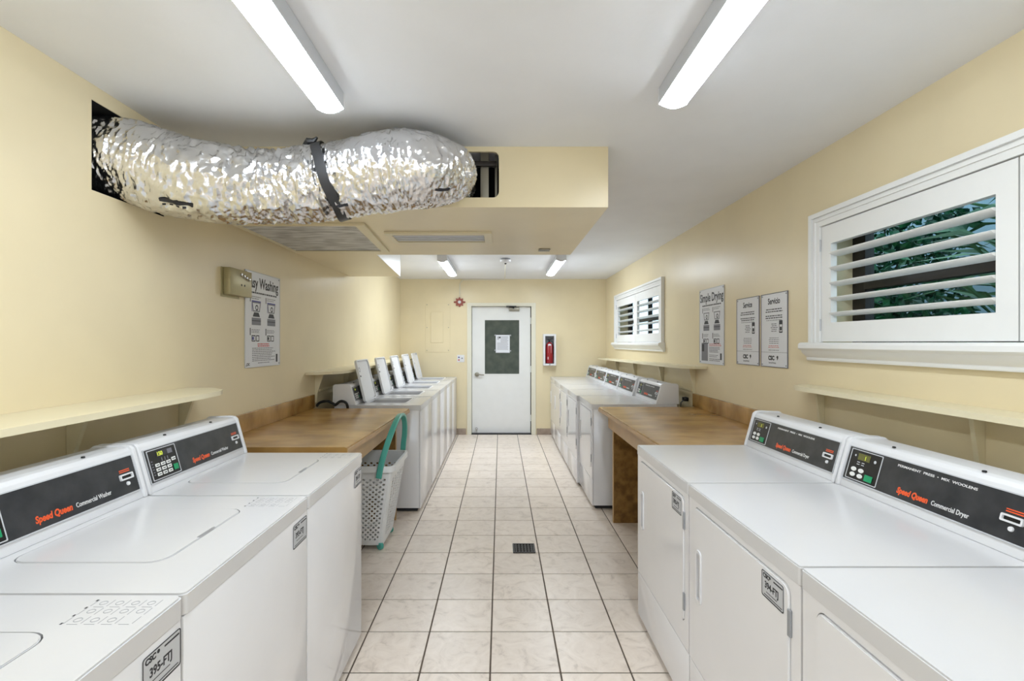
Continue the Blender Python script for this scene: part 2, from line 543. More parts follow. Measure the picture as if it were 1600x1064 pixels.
leaf = obj('door_leaf', plate([(LX0, 0.012), (LX1, 0.012), (LX1, DZ - 0.035), (LX0, DZ - 0.035)], [rrect(-0.252, 0.952, 0.300, 1.812)], -0.135, -0.09), 'doorpaint', dr)
obj('glass_pane', box((-0.252, 0.952, -0.118), (0.300, 1.812, -0.108)), 'doorglass', leaf)
obj('glazing_bead', plate(rrect(-0.262, 0.942, 0.310, 1.822), [rrect(-0.250, 0.954, 0.298, 1.810)], -0.09, -0.084), 'doorpaint', leaf)
obj('threshold', box((DX0 + 0.046, 0.0, -0.14), (DX1 - 0.046, 0.008, 0.0)), 'dark', dr)
obj('lock_edge', box((LX1 + 0.002, 0.012, -0.12), (LX1 + 0.012, DZ - 0.035, -0.1)), 'bronze', dr)
for z in (0.25, 1.03, 1.80):
    obj('hinge', lathe([(0.008, z - 0.05), (0.008, z + 0.05)], 10, lambda x, y, h: (LX1 + 0.008 + x, h, -0.082 + y)), 'doorpaint', dr)
b = lathe([(0.0, -0.085), (0.034, -0.085), (0.036, -0.074), (0.026, -0.068), (0.012, -0.066), (0.012, -0.035), (0.0, -0.034)], 20, lambda x, y, h: (-0.375 + x, 0.945 + y, h))
obj('lever_handle', b, 'steel', dr)
obj('lever', tube([(-0.375, 0.945, -0.04), (-0.34, 0.945, -0.036), (-0.30, 0.940, -0.038), (-0.262, 0.938, -0.044)], [0.011, 0.0105, 0.0095, 0.008], 10), 'steel', dr)
cl = obj('door_closer', box((0.135, 1.955, -0.088), (0.30, 2.012, -0.045), 0.008), 'steel', dr)
obj('closer_arm', box((0.09, 2.018, -0.085), (0.25, 2.032, 0.02), 0.003), 'black', cl)
obj('closer_spindle', lathe([(0.012, 1.99), (0.012, 2.03)], 10, lambda x, y, h: (0.205 + x, h, -0.05 + y)), 'black', cl)
obj('door_stop', lathe([(0.0, -0.088), (0.022, -0.088), (0.018, -0.07), (0.012, -0.045), (0.0, -0.043)], 14, lambda x, y, h: (-0.385 + x, 0.078 + y, h)), 'chrome', dr)

nt_ = thing('paper_notice', 'white printed paper notice taped on the dark door glass', 'notice', (0, YB + 0.104, 0), ROT_B)
obj('sheet', box((-0.075, 1.29, 0.0), (0.148, 1.575, 0.0015)), 'paper', nt_)
b = MB()
for i in range(11):
    y = 1.545 - 0.02 * i
    x0 = 0.0 if i < 5 else -0.055
    add_box(b, (x0, y - 0.003, 0.0015), (0.125 - 0.02 * random.random(), y + 0.003, 0.0022))
stuff(obj('small_print', b, 'inkgrey', nt_))
b = MB()
add_plate(b, circ(-0.035, 1.535, 0.014, 12), [circ(-0.035, 1.535, 0.007, 10)], 0.0015, 0.0022)
add_box(b, (-0.055, 1.505, 0.0015), (-0.02, 1.512, 0.0022)); add_box(b, (-0.02, 1.52, 0.0015), (0.0, 1.548, 0.0022))
obj('printed_picture', b, 'ink', nt_)
for x, y in ((-0.085, 1.57), (0.158, 1.568), (-0.085, 1.33), (0.158, 1.32)):
    obj('tape', box((x - 0.012, y - 0.012, 0.001), (x + 0.012, y + 0.012, 0.002)), 'grey', nt_)

# ------------------------------------------------------------------ windows with shutters
def window(name, label, y_near, y_far, zoff=0.0):
    """window in the right wall; opening y_near..y_far, z 1.455..2.052"""
    yc, hw = (y_near + y_far) / 2, (y_far - y_near) / 2
    w = struct(name, label, (XR, yc, 1.455), ROT_R)
    H = 0.597
    # casing with a stepped profile
    b = MB()
    oo = [(-hw - 0.073, 0), (-hw, 0), (-hw, H), (hw, H), (hw, 0), (hw + 0.073, 0), (hw + 0.073, H + 0.073), (-hw - 0.073, H + 0.073)]
    add_plate(b, oo, [], 0.001, 0.022)
    o2 = [(-hw - 0.073, 0), (-hw - 0.05, 0), (-hw - 0.05, H + 0.05), (hw + 0.05, H + 0.05), (hw + 0.05, 0), (hw + 0.073, 0), (hw + 0.073, H + 0.073), (-hw - 0.073, H + 0.073)]
    add_plate(b, o2, [], 0.022, 0.034)
    o3 = [(-hw - 0.04, 0), (-hw - 0.028, 0), (-hw - 0.028, H + 0.028), (hw + 0.028, H + 0.028), (hw + 0.028, 0), (hw + 0.04, 0), (hw + 0.04, H + 0.04), (-hw - 0.04, H + 0.04)]
    add_plate(b, o3, [], 0.022, 0.028)
    obj('casing', b, 'wood', w)
    # sill
    b = MB()
    prof = [(0.001, -0.095), (0.022, -0.095), (0.026, -0.088), (0.026, -0.078), (0.034, -0.07), (0.05, -0.055), (0.056, -0.042), (0.066, -0.038), (0.072, -0.03), (0.072, -0.012), (0.066, -0.003), (0.055, 0.0), (0.001, 0.0)]
    add_plate(b, prof, [], -hw - 0.10, hw + 0.10, lambda a, c, u: (u, c, a))
    obj('sill', b, 'wood', w)
    # two shutter panels
    for s in (-1, 1):
        x0, x1 = (-hw + 0.004, -0.003) if s < 0 else (0.003, hw - 0.004)
        hx0, hx1 = x0 + 0.072, x1 - 0.072
        p = obj('shutter_panel', plate([(x0, 0.004), (x1, 0.004), (x1, H - 0.004), (x0, H - 0.004)], [rrect(hx0, 0.100, hx1, 0.497)], -0.018, 0.012), 'wood', w)
        me = None
        for i in range(5):
            if me is None:
                prof = []
                for j in range(16):
                    a = 2 * PI * j / 16
                    prof.append((0.032 * math.cos(a), 0.0075 * math.sin(a)))
                t = math.radians(14)
                prof = [(a * math.cos(t) - c * math.sin(t), a * math.sin(t) + c * math.cos(t)) for a, c in prof]
                bb = plate(prof, [], hx0 + 0.002, hx1 - 0.002, lambda a, c, u: (u, c, a))
                l = obj('louver', bb, 'wood', p); me = l.data
            else:
                l = link('louver', me, p)
            l.location = (0, 0.141 + 0.0755 * i, -0.006)
        b = MB()
        xe = x0 - 0.002 if s < 0 else x1 + 0.002
        for y in (0.09, 0.50):
            add_tube(b, [(xe, y - 0.03, 0.017), (xe, y + 0.03, 0.017)], 0.004, 8)
        obj('hinge', b, 'lightgrey', p)
    # dark bronze sash outside, its rail and glass
    zf0, zf1 = -0.195, -0.15
    fr = obj('sash_frame', plate(rrect(-hw + 0.001, 0.001, hw - 0.001, H - 0.001), [rrect(-hw + 0.09, 0.03, -0.02, H - 0.03), rrect(0.02, 0.03, hw - 0.09, H - 0.03)], zf0, zf1), 'bronze', w)
    obj('meeting_rail', box((-hw + 0.09, 0.262, zf0 + 0.005), (hw - 0.09, 0.312, zf1 + 0.008), 0.003), 'bronze', fr)
    obj('glass_pane', box((-hw + 0.085, 0.026, -0.178), (hw - 0.085, H - 0.026, -0.174)), 'glass', w)
    return w
window('window_1', 'large window with two white louvered shutters in a moulded frame', W1[0], W1[2])
window('window_2', 'smaller-looking far window with two white louvered shutters', W2[0], W2[2])

# outside: planting and a neighbour wall
nb = struct('neighbour_wall', 'pale blue rendered wall outside the windows', bm=box((4.2, -3, -0.1), (4.4, 12, 2.9)), m='extwall')
struct('ground', 'dark soil outside the window', bm=box((XR + T, -3, -0.2), (4.2, 12, 0.0)), m='soil')
def shrub(x, y, h, rad, n, label, seed, strap=False):
    rnd = random.Random(seed)
    t = thing('shrub', label, 'shrub', (x, y, 0), group='shrubs outside the windows')
    b = MB()
    for i in range(n):
        a = rnd.uniform(0, 2 * PI); rr = rad * math.sqrt(rnd.random()); z = rnd.uniform(0.75, h)
        p = Vector((rr * math.cos(a), rr * math.sin(a) * 1.4, z))
        if strap:
            d = Vector((math.cos(a), math.sin(a), rnd.uniform(0.1, 1.4))).normalized(); L = rnd.uniform(0.25, 0.5); wd = 0.016
        else:
            d = Vector((rnd.uniform(-1, 1), rnd.uniform(-1, 1), rnd.uniform(-0.6, 0.9))).normalized(); L = rnd.uniform(0.05, 0.11); wd = L * 0.28
        s = d.cross(Vector((rnd.uniform(-1, 1), rnd.uniform(-1, 1), rnd.uniform(-1, 1)))).normalized() * wd
        nrm = d.cross(s).normalized() * wd * 0.3
        v = [b.verts.new(p), b.verts.new(p + d * L * 0.45 + s), b.verts.new(p + d * L * 0.5 - nrm), b.verts.new(p + d * L * 0.45 - s), b.verts.new(p + d * L + (Vector((0, 0, -L * 0.3)) if strap else Vector()))]
        for f in ((0, 1, 2), (0, 2, 3), (1, 4, 2), (2, 4, 3)):
            b.faces.new([v[j] for j in f])
    stuff(obj('foliage', b, 'leaf2' if strap else 'leaf', t, flat=True))
    b = MB()
    for i in range(5):
        a = rnd.uniform(0, 6.28); q = rad * 0.5
        add_tube(b, [(0, 0, 0), (q * 0.4 * math.cos(a), q * 0.4 * math.sin(a), h * 0.5), (q * math.cos(a), q * math.sin(a), h * 0.95)], [0.016, 0.011, 0.005], 6)
    obj('stem', b, 'soil', t)
shrub(2.85, 2.35, 2.7, 0.34, 600, 'spiky strap-leaved shrub outside the big window, on its right', 3, True)
shrub(2.8, 3.62, 2.6, 0.40, 4600, 'dark green small-leaved shrub outside the big window, in its middle', 4)
shrub(2.9, 4.98, 2.6, 0.46, 4200, 'dark green small-leaved shrub outside the big window, on its left', 5)
shrub(2.9, 6.6, 2.5, 0.5, 3000, 'dark green shrub standing outside towards the far window', 6)

# ------------------------------------------------------------------ ceiling lights
def light(x0, x1, y0, y1, label, glow='lamp'):
    t = thing('ceiling_light', label, 'ceiling light', ((x0 + x1) / 2, (y0 + y1) / 2, ZC), group='long LED ceiling lights')
    w, L = (x1 - x0) / 2, (y1 - y0) / 2
    prof = [(-w, -0.001), (w, -0.001), (w, -0.062), (-w, -0.062)]
    obj('housing', plate(prof, [], -L, L, lambda a, c, u: (a, u, c)), 'lightgrey', t)
    d = [(-w + 0.003, -0.0625)] + [(-w + 0.003 + (2 * w - 0.006) * i / 10, -0.0625 - 0.016 * math.sin(PI * i / 10) - 0.004) for i in range(11)] + [(w - 0.003, -0.0625)]
    obj('diffuser', plate(d, [], -L + 0.008, L - 0.008, lambda a, c, u: (a, u, c)), glow, t)
    for s in (-1, 1):
        e = [(-w - 0.001, -0.001)] + [(-w - 0.001 + (2 * w + 0.002) * i / 10, -0.0625 - 0.018 * math.sin(PI * i / 10) - 0.004) for i in range(11)] + [(w + 0.001, -0.001)]
        u0, u1 = (L - 0.008, L + 0.004) if s > 0 else (-L - 0.004, -L + 0.008)
        obj('end_cap', plate(e, [], u0, u1, lambda a, c, u: (a, u, c)), 'plastic', t)
light(-0.735, -0.628, 0.77, 1.99, 'long white LED ceiling light at upper left, in front of the bulkhead')
light(0.622, 0.732, 0.73, 1.95, 'long white LED ceiling light at upper right, above the near dryers')
light(-0.722, -0.612, 5.67, 6.90, 'far left LED ceiling light beyond the bulkhead', 'lamp_far')
light(0.635, 0.745, 5.62, 6.85, 'far right LED ceiling light beyond the bulkhead', 'lamp_far')
light(-0.735, -0.628, -1.75, -0.53, 'unseen left LED ceiling light added behind the viewer as fill')  # this pair is out of view, added for extra light
light(0.622, 0.732, -1.75, -0.53, 'unseen right LED ceiling light added behind the viewer as fill')

# ------------------------------------------------------------------ duct
def catmull(P, n):
    P = [Vector(p) for p in P]
    P = [2 * P[0] - P[1]] + P + [2 * P[-1] - P[-2]]
    out = []
    for i in range(1, len(P) - 2):
        for j in range(n):
            t = j / n
            a, b_, c, d = P[i - 1], P[i], P[i + 1], P[i + 2]
            out.append(0.5 * ((2 * b_) + (-a + c) * t + (2 * a - 5 * b_ + 4 * c - d) * t * t + (-a + 3 * b_ - 3 * c + d) * t ** 3))
    out.append(P[-2])
    return out
DP = [(-1.95, 2.08, 2.235), (-1.72, 2.08, 2.235), (-1.56, 2.10, 2.22), (-1.36, 2.15, 2.165), (-1.05, 2.23, 2.150), (-0.78, 2.25, 2.180),
      (-0.52, 2.24, 2.222), (-0.36, 2.26, 2.238), (-0.27, 2.36, 2.265), (-0.25, 2.50, 2.300), (-0.25, 2.62, 2.305), (-0.25, 2.74, 2.305)]
DR = [0.150, 0.158, 0.166, 0.170, 0.160, 0.165, 0.172, 0.166, 0.146, 0.118, 0.105, 0.100]
def duct_mesh():
    K = 44
    path = catmull(DP, K)
    rad = [v.x for v in catmull([(r, 0, 0) for r in DR], K)]
    b = MB(); N = 190
    rings = []; up = Vector((0, 0, 1))
    for i, p in enumerate(path):
        d = (path[min(i + 1, len(path) - 1)] - path[max(i - 1, 0)]).normalized()
        s = d.cross(up).normalized(); up = s.cross(d).normalized()
        ring = []
        sl = i * 0.055 * 26 / K
        gather = math.exp(-((p.x + 1.03) / 0.16) ** 2) + math.exp(-((p.x + 0.76) / 0.08) ** 2) + (0.8 if i > 200 * K / 26 else 0)
        for k in range(N):
            a = 2 * PI * k / N
            q = Vector((math.cos(a) * 1.3, math.sin(a) * 1.3, sl))
            n1 = noise.noise(q * 1.3 + Vector((5, 0, 0))) * 0.010
            n2 = (abs(noise.noise(Vector((q.x * 1.6, q.y * 1.6, sl * 5.5)))) - 0.2) * (0.014 + 0.018 * gather)
            n3 = (abs(noise.noise(Vector((q.x * 3.5, q.y * 3.5, sl * 8)))) - 0.2) * 0.011 + (abs(noise.noise(Vector((q.x * 9, q.y * 9, sl * 14)))) - 0.2) * 0.003
            n4 = noise.noise(q * 11.0) * 0.0012
            r = rad[i] + n1 - n2 - n3 + n4
            if abs(p.x + 0.765) < 0.03 and p.y < 2.3:
                r -= 0.008
            v = p + r * (math.cos(a) * s + math.sin(a) * up)
            v.z = min(v.z, ZC - 0.004)
            if v.x > XL + 0.02 and v.y < SY0 - 0.004 + 0.002 and i < 215 * K / 26:
                v.y = min(v.y, SY0 - 0.004)
            ring.append(b.verts.new(v))
        rings.append(ring)
    for i in range(len(rings) - 1):
        for k in range(N):
            b.faces.new([rings[i][k], rings[i][(k + 1) % N], rings[i + 1][(k + 1) % N], rings[i + 1][k]])
    return b, path, rad
du = thing('flexible_duct', 'crumpled silver foil flexible duct running from the left wall into the bulkhead', 'duct', (-1.0, 2.2, 2.15))
b, dpath, drad = duct_mesh()
from mathutils.bvhtree import BVHTree
FOIL = BVHTree.FromBMesh(b)
o = obj('foil_sleeve', b, 'foil', du, loc=(1.0, -2.2, -2.15), flat=False)
# black strap, leaning: lower end to the right
c0 = Vector((-0.765, 2.25, 2.182)); ax = Vector((1, 0.02, 0.30)).normalized()
s1 = ax.cross(Vector((0, 0, 1))).normalized(); u1 = s1.cross(ax).normalized()
b = MB(); N = 64; R0, W = 0.173, 0.021
rg = []
for k in range(N):
    a = 2 * PI * k / N
    d = math.cos(a) * s1 + math.sin(a) * u1
    wv = 0.003 * math.sin(5 * a) + 0.010 * math.sin(a + 2)
    rg.append([b.verts.new(c0 + d * (R0 + rr) + ax * (ww + wv)) for rr, ww in ((0, -W), (0.004, -W), (0.004, W), (0, W))])
for k in range(N):
    for j in range(4):
        b.faces.new([rg[k][j], rg[k][(j + 1) % 4], rg[(k + 1) % N][(j + 1) % 4], rg[(k + 1) % N][j]])
st = obj('strap', b, 'strap', du, loc=(1.0, -2.2, -2.15))
b = MB(); add_tube(b, [(-0.875, 2.20, 2.330), (-0.85, 2.19, 2.345), (-0.825, 2.19, 2.345), (-0.81, 2.19, 2.362)], [0.006, 0.016, 0.012, 0.005], 8)
obj('strap_knot', b, 'strap', st)
def duct_label(px, py, w, h, lines):
    """printed strip lying on the sleeve where the eye ray meets it"""
    d = Vector(((px - 782) / 774.0, 1.0, (535 - py) / 774.0)); o_ = Vector((0, 0, 1.455))
    best = None
    for t in [1.7 + 0.004 * i for i in range(180)]:
        q = o_ + d * t
        m_ = min(range(len(dpath)), key=lambda i: (dpath[i] - q).length)
        if (dpath[m_] - q).length < drad[m_] + 0.006:
            best = (q, m_); break
    if not best:
        return
    q, m_ = best
    nrm = (q - dpath[m_]).normalized(); tx = (dpath[m_ + 1] - dpath[m_ - 1]).normalized()
    tx = (tx - nrm * tx.dot(nrm)).normalized(); ty = nrm.cross(tx)
    if ty.z < 0: ty = -ty
    bb = MB()
    def patch(a0, c0, a1, c1):
        # strip laid on the crumpled foil
        n_ = max(2, int((a1 - a0) / 0.006)); rows = []
        for c_ in (c0, (c0 + c1) / 2, c1):
            row = []
            for i_ in range(n_ + 1):
                p_ = q + tx * (a0 + (a1 - a0) * i_ / n_) + ty * c_
                hit = FOIL.ray_cast(p_ + nrm * 0.06, -nrm)
                row.append(bb.verts.new((hit[0] if hit[0] is not None else p_) + nrm * 0.0022))
            rows.append(row)
        for ra_, rb_ in zip(rows[:-1], rows[1:]):
            for i_ in range(n_):
                bb.faces.new([ra_[i_], ra_[i_ + 1], rb_[i_ + 1], rb_[i_]])
    patch(-w / 2, -h / 2, w / 2, h / 2)
    for i in range(lines):
        for j in range(4):
            x = -w / 2 + 0.008 + j * w / 5
            patch(x, -h / 2 - 0.016 - i * 0.01, x + w / 10, -h / 2 - 0.008 - i * 0.01)
    obj('printed_label', bb, 'ink', du, loc=(1.0, -2.2, -2.15))
duct_label(274, 318, 0.125, 0.018, 1)
duct_label(693, 298, 0.075, 0.013, 0)
duct_label(529, 321, 0.085, 0.012, 0)

# ------------------------------------------------------------------ soffit fittings
gr = thing('return_grille', 'grey perforated return air grille in the underside of the bulkhead', 'air grille', (-1.17, 3.28, SZ))
obj('grille_frame', plate([(-0.375, -0.42), (0.385, -0.42), (0.335, 0.44), (-0.375, 0.44)], [[(-0.35, -0.395), (0.325, -0.395), (0.285, 0.40), (-0.35, 0.40)]], -0.014, -0.001), 'trimcream', gr)
obj('perforated_sheet', plate([(-0.35, -0.395), (0.325, -0.395), (0.285, 0.40), (-0.35, 0.40)], [], -0.008, -0.001), 'perf', gr)
b = MB()
for i in range(46):
    x = -0.34 + 0.0137 * i
    add_box(b, (x, 0.378, -0.0095), (x + 0.007, 0.392, -0.007))
stuff(obj('edge_slots', b, 'dark', gr))
sd = thing('slot_diffuser', 'long narrow grey slot air diffuser in the bulkhead underside', 'air grille', (-0.39, 3.24, SZ))
obj('diffuser_frame', plate(rrect(-0.335, -0.155, 0.335, 0.16), [rrect(-0.30, -0.10, 0.285, 0.12)], -0.012, -0.001), 'trimcream', sd)
obj('slot_back', box((-0.30, -0.10, -0.003), (0.285, 0.12, -0.001)), 'grey', sd)
for i, y in enumerate((-0.06, 0.0, 0.06)):
    obj('vane', box((-0.298, y - 0.018, -0.012), (0.283, y + 0.018, -0.004), 0.003), 'lightgrey', sd)
pg_ = thing('label_plate', 'small grey plate on the bulkhead underside near its far right corner', 'plate', (0.325, 3.68, SZ))
obj('plate_body', box((-0.042, -0.035, -0.009), (0.042, 0.035, -0.001), 0.003), 'steel', pg_)
obj('rib', box((-0.034, -0.005, -0.011), (0.034, 0.005, -0.009)), 'grey', pg_)

sm = thing('smoke_detector', 'white smoke detector with a grey base on the far ceiling', 'smoke detector', (0.06, 5.9, ZC))
obj('base', lathe([(0, -0.001), (0.058, -0.001), (0.058, -0.02), (0, -0.021)], 24), 'grey', sm)
obj('cover', lathe([(0, -0.021), (0.066, -0.021), (0.062, -0.04), (0.035, -0.055), (0, -0.058)], 24), 'plastic', sm)
obj('sensor', lathe([(0, -0.058), (0.014, -0.058), (0.01, -0.068), (0, -0.069)], 12), 'dark', sm)

al = thing('fire_alarm', 'red brown lobed fire alarm sounder with a white centre on the end wall', 'fire alarm', (-0.645, YB, 2.09), ROT_B)
pts = []
for i in range(64):
    a = 2 * PI * i / 64
    r = 0.066 + 0.012 * math.cos(8 * a)
    pts.append((r * math.cos(a), r * math.sin(a)))
obj('sounder', plate(pts, [], 0.001, 0.03), 'brick', al)
obj('side_lug', box((-0.09, -0.012, 0.001), (0.09, 0.012, 0.015), 0.003), 'brick', al)
obj('strobe', lathe([(0, 0.03), (0.026, 0.03), (0.024, 0.042), (0, 0.046)], 16), 'plastic', al)
cd = tag(obj('conduit', tube([(0.06, 5.95, ZC - 0.008), (0.065, 7.0, ZC - 0.008), (0.07, YB - 0.012, ZC - 0.008), (0.05, YB - 0.012, ZC - 0.012), (-0.55, YB - 0.012, ZC - 0.014), (-0.6, YB - 0.012, ZC - 0.02), (-0.642, YB - 0.012, ZC - 0.08), (-0.645, YB - 0.010, 2.165)], 0.006, 8), 'framepaint'),
         'thin cream conduit from the smoke detector down to the fire alarm', 'conduit')

ep = thing('electrical_panel', 'electrical panel cover painted over in wall yellow on the end wall', 'electrical panel', (-0.99, YB, 1.69), ROT_B)
obj('cover_plate', box((-0.195, -0.39, 0.001), (0.195, 0.39, 0.006), 0.002, 1), 'wall', ep)
obj('panel_door', box((-0.11, -0.24, 0.0065), (0.09, 0.24, 0.016), 0.003, 1), 'wall', ep)
for x in (-0.17, 0.17):
    for y in (-0.36, 0.0, 0.36):
        obj('screw', lathe([(0, 0.006), (0.007, 0.006), (0.005, 0.010), (0, 0.0105)], 8, lambda a, c, h: (x + a, y + c, h)), 'steel', ep)

def outlet(loc, rot, label, sockets):
    t = thing('wall_outlet', label, 'outlet', loc, rot)
    obj('cover', box((-0.057, -0.057, 0.001), (0.057, 0.057, 0.007), 0.003), 'plastic', t)
    for x, y, r, m in sockets:
        obj('socket', lathe([(0, 0.0075), (r, 0.0075), (r * 0.9, 0.010), (0, 0.0105)], 14, lambda a, c, h: (x + a, y + c, h)), m, t)
outlet((-0.628, YB, 1.20), ROT_B, 'white double outlet plate on the end wall left of the door', [(-0.028, 0.02, 0.012, 'inkblue'), (-0.028, -0.022, 0.012, 'inkred'), (0.022, 0.005, 0.013, 'grey')])
t = thing('wall_outlet', 'small cream wall outlet above the black cables at the far end of the left counter', 'outlet', (XL, 4.66, 0.93), ROT_L)
obj('cover', box((-0.05, -0.06, 0.001), (0.05, 0.06, 0.007), 0.003), 'trimcream', t)
for y in (-0.025, 0.025):
    obj('socket', box((-0.018, y - 0.014, 0.0075), (0.018, y + 0.014, 0.009), 0.001), 'grey', t)

# extinguisher in its cabinet
ec = thing('extinguisher_cabinet', 'white framed recessed cabinet on the end wall right of the door', 'cabinet', (0.765, YB, 1.34), ROT_B)
obj('cabinet_frame', plate(rrect(-0.098, -0.245, 0.098, 0.245), [rrect(-0.07, -0.215, 0.07, 0.215)], 0.001, 0.125), 'plastic', ec)
obj('back_panel', box((-0.07, -0.215, 0.001), (0.07, 0.215, 0.004)), 'grey', ec)
obj('latch', box((-0.01, -0.238, 0.1255), (0.01, -0.218, 0.133), 0.002), 'grey', ec)
fe = thing('fire_extinguisher', 'red fire extinguisher with white labels inside the white cabinet', 'fire extinguisher', (0.765, YB, 1.13), ROT_B)
up_ = lambda x, y, h: (x, h, 0.065 + y)
obj('cylinder', lathe([(0, 0.0), (0.054, 0.002), (0.060, 0.02), (0.060, 0.27), (0.045, 0.31), (0.018, 0.33), (0, 0.332)], 20, up_), 'red', fe)
obj('label_sheet', box((-0.022, 0.16, 0.118), (0.024, 0.30, 0.121), 0.001), 'paper', fe)
obj('round_sticker', box((-0.03, 0.06, 0.118), (0.0, 0.10, 0.121), 0.001), 'paper', fe)
obj('valve', box((-0.014, 0.33, 0.05), (0.014, 0.36, 0.08), 0.004), 'dark', fe)
obj('squeeze_lever', tube([(-0.03, 0.372, 0.065), (0.0, 0.362, 0.067), (0.045, 0.385, 0.067)], 0.006, 6), 'dark', fe)
obj('hose', tube([(0.02, 0.35, 0.07), (0.05, 0.33, 0.085), (0.058, 0.25, 0.1), (0.056, 0.14, 0.1)], 0.006, 6), 'black', fe)

# ------------------------------------------------------------------ shelves
def shelf(side, y_list, xf_list, z0, z1, label, brackets, wall_end=None, group='wall shelves'):
    """side -1 left wall, +1 right wall; plank outline from y / front depth lists"""
    xw = XL if side < 0 else XR
    yc = sum(y_list) / len(y_list)
    t = thing('wall_shelf', label, 'shelf', (xw, yc, (z0 + z1) / 2), group=group)
    y0, y1 = y_list[0], y_list[-1]
    zz = lambda y: z0 + (z1 - z0) * (y - y0) / (y1 - y0) - (z0 + z1) / 2
    b = MB()
    n = 24
    top, bot = [], []
    pts = [(-side * 0.001, y1)] + [(-side * 0.001, y0)]
    out = []
    for y, d in zip(y_list, xf_list):
        out.append((-side * d, y))
    poly = [(-side * 0.001, y0)] + out + [(-side * 0.001, y1)]
    add_plate(b, poly, [], 0.0, -0.022, lambda u, v, w: (u, v - yc, zz(v) + w))
    obj('plank', b, 'trimcream', t)
    for yb in brackets:
        d = 0.30 * max(xf_list)
        br = [(0.001, -0.023), (d, -0.023), (d * 0.92, -0.04), (0.022, -0.19), (0.018, -0.27), (0.001, -0.27)]
        obj('bracket', plate([(-side * a, c) for a, c in br], [], yb - yc - 0.009, yb - yc + 0.009, lambda u, v, w: (u, w, v + zz(w + yc) )), 'trimcream', t)
    return t
shelf(-1, [0.2, 2.22, 2.33, 2.40, 2.50], [0.27, 0.27, 0.262, 0.235, 0.12], 1.225, 1.228, 'cream wall shelf above the near left washers', [0.55, 1.18, 1.81, 2.44])
shelf(1, [0.2, 2.46, 2.54, 2.60, 2.68], [0.155, 0.155, 0.15, 0.13, 0.05], 1.232, 1.230, 'cream wall shelf above the near right dryers, under the large window', [0.85, 1.714, 2.56])
shelf(-1, [4.02, 4.10, 4.25, 7.75], [0.06, 0.19, 0.26, 0.26], 1.212, 1.215, 'cream wall shelf behind the open washer lids', [4.22, 5.0, 6.0, 7.0])
shelf(1, [4.0, 4.1, 4.2, 7.7], [0.1, 0.17, 0.19, 0.155], 1.262, 1.215, 'cream wall shelf above the far row of dryers, under the far window', [4.25, 5.07, 6.07, 6.99])
for side, y0, y1 in ((-1, 4.30, 7.78), (1, 4.30, 7.78)):
    xw = XL if side < 0 else XR
    struct('trim_1' if side < 0 else 'trim_2', 'thin horizontal yellow ledge on the wall behind the far machines',
           bm=box((min(xw, xw - side * 0.014), y0, 1.03), (max(xw, xw - side * 0.014), y1, 1.05), 0.003, 1), m='wall')

# ------------------------------------------------------------------ folding counters
def counter(side):
    lab = ('brown laminate folding counter on the left, with the laundry basket at its front' if side < 0 else
           'brown laminate folding counter on the right, between the two runs of dryers')
    xw = XL if side < 0 else XR
    t = thing('folding_counter', lab, 'counter', (xw, 3.4, 0), group='laminate folding counters')
    if side < 0:
        yn, yf, fn, ff = 2.60, 4.13, 0.775, 0.82
    else:
        yn, yf, fn, ff = 2.66, 4.225, 0.812, 0.832
    Z1, Z0 = 0.905, 0.865
    s = -side
    # top with rounded nosing, front edge slightly skewed as seen
    b = MB()
    P = lambda v, d, z: (s * d, v - 3.4, z)
    prof = [(-0.0, Z1), (-0.012, Z1 + 0.0), (-0.002, Z1)]
    sec = [(0.001, Z0), (0.001, Z1)]
    nose = [(-0.012, Z1), (-0.004, Z1 - 0.003), (0.0, Z1 - 0.012), (0.0, Z0 + 0.008), (-0.008, Z0)]
    A = [b.verts.new(P(yn, d, z)) for d, z in sec] + [b.verts.new(P(yn, fn + d, z)) for d, z in nose]
    B = [b.verts.new(P(yf, d, z)) for d, z in sec] + [b.verts.new(P(yf, ff + d, z)) for d, z in nose]
    n = len(A)
    for i in range(n):
        b.faces.new([A[i], A[(i + 1) % n], B[(i + 1) % n], B[i]])
    b.faces.new(A); b.faces.new(B[::-1])
    obj('countertop', b, 'laminate', t)
    obj('nosing', add_prism(MB(), [(s * (fn + 0.0006), yn - 3.4), (s * (fn + 0.004), yn - 3.4), (s * (ff + 0.004), yf - 3.4), (s * (ff + 0.0006), yf - 3.4)], Z0 + 0.006, Z1 - 0.010, fm=lambda a, c, w: (a, c, w)), 'edge', t)
    bs = sorted((s * 0.001, s * 0.022))
    obj('backsplash', box((bs[0], yn - 3.4, Z1 + 0.0005), (bs[1], yf + 0.03 - 3.4, 1.018), 0.003), 'laminate', t)
    ax_ = sorted((s * (min(fn, ff) - 0.075), s * (min(fn, ff) - 0.055)))
    obj('apron', box((ax_[0], yn + 0.02 - 3.4, 0.735), (ax_[1], yf - 0.03 - 3.4, Z0 - 0.0005)), 'edge', t)
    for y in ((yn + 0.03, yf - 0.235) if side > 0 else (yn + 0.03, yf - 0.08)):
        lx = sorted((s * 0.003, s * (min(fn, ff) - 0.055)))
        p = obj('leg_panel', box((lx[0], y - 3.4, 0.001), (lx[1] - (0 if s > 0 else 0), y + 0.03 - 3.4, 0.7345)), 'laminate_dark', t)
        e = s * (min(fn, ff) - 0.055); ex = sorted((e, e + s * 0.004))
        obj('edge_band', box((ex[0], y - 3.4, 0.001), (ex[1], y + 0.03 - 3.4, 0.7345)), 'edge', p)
    return t
counter(-1)
counter(1)

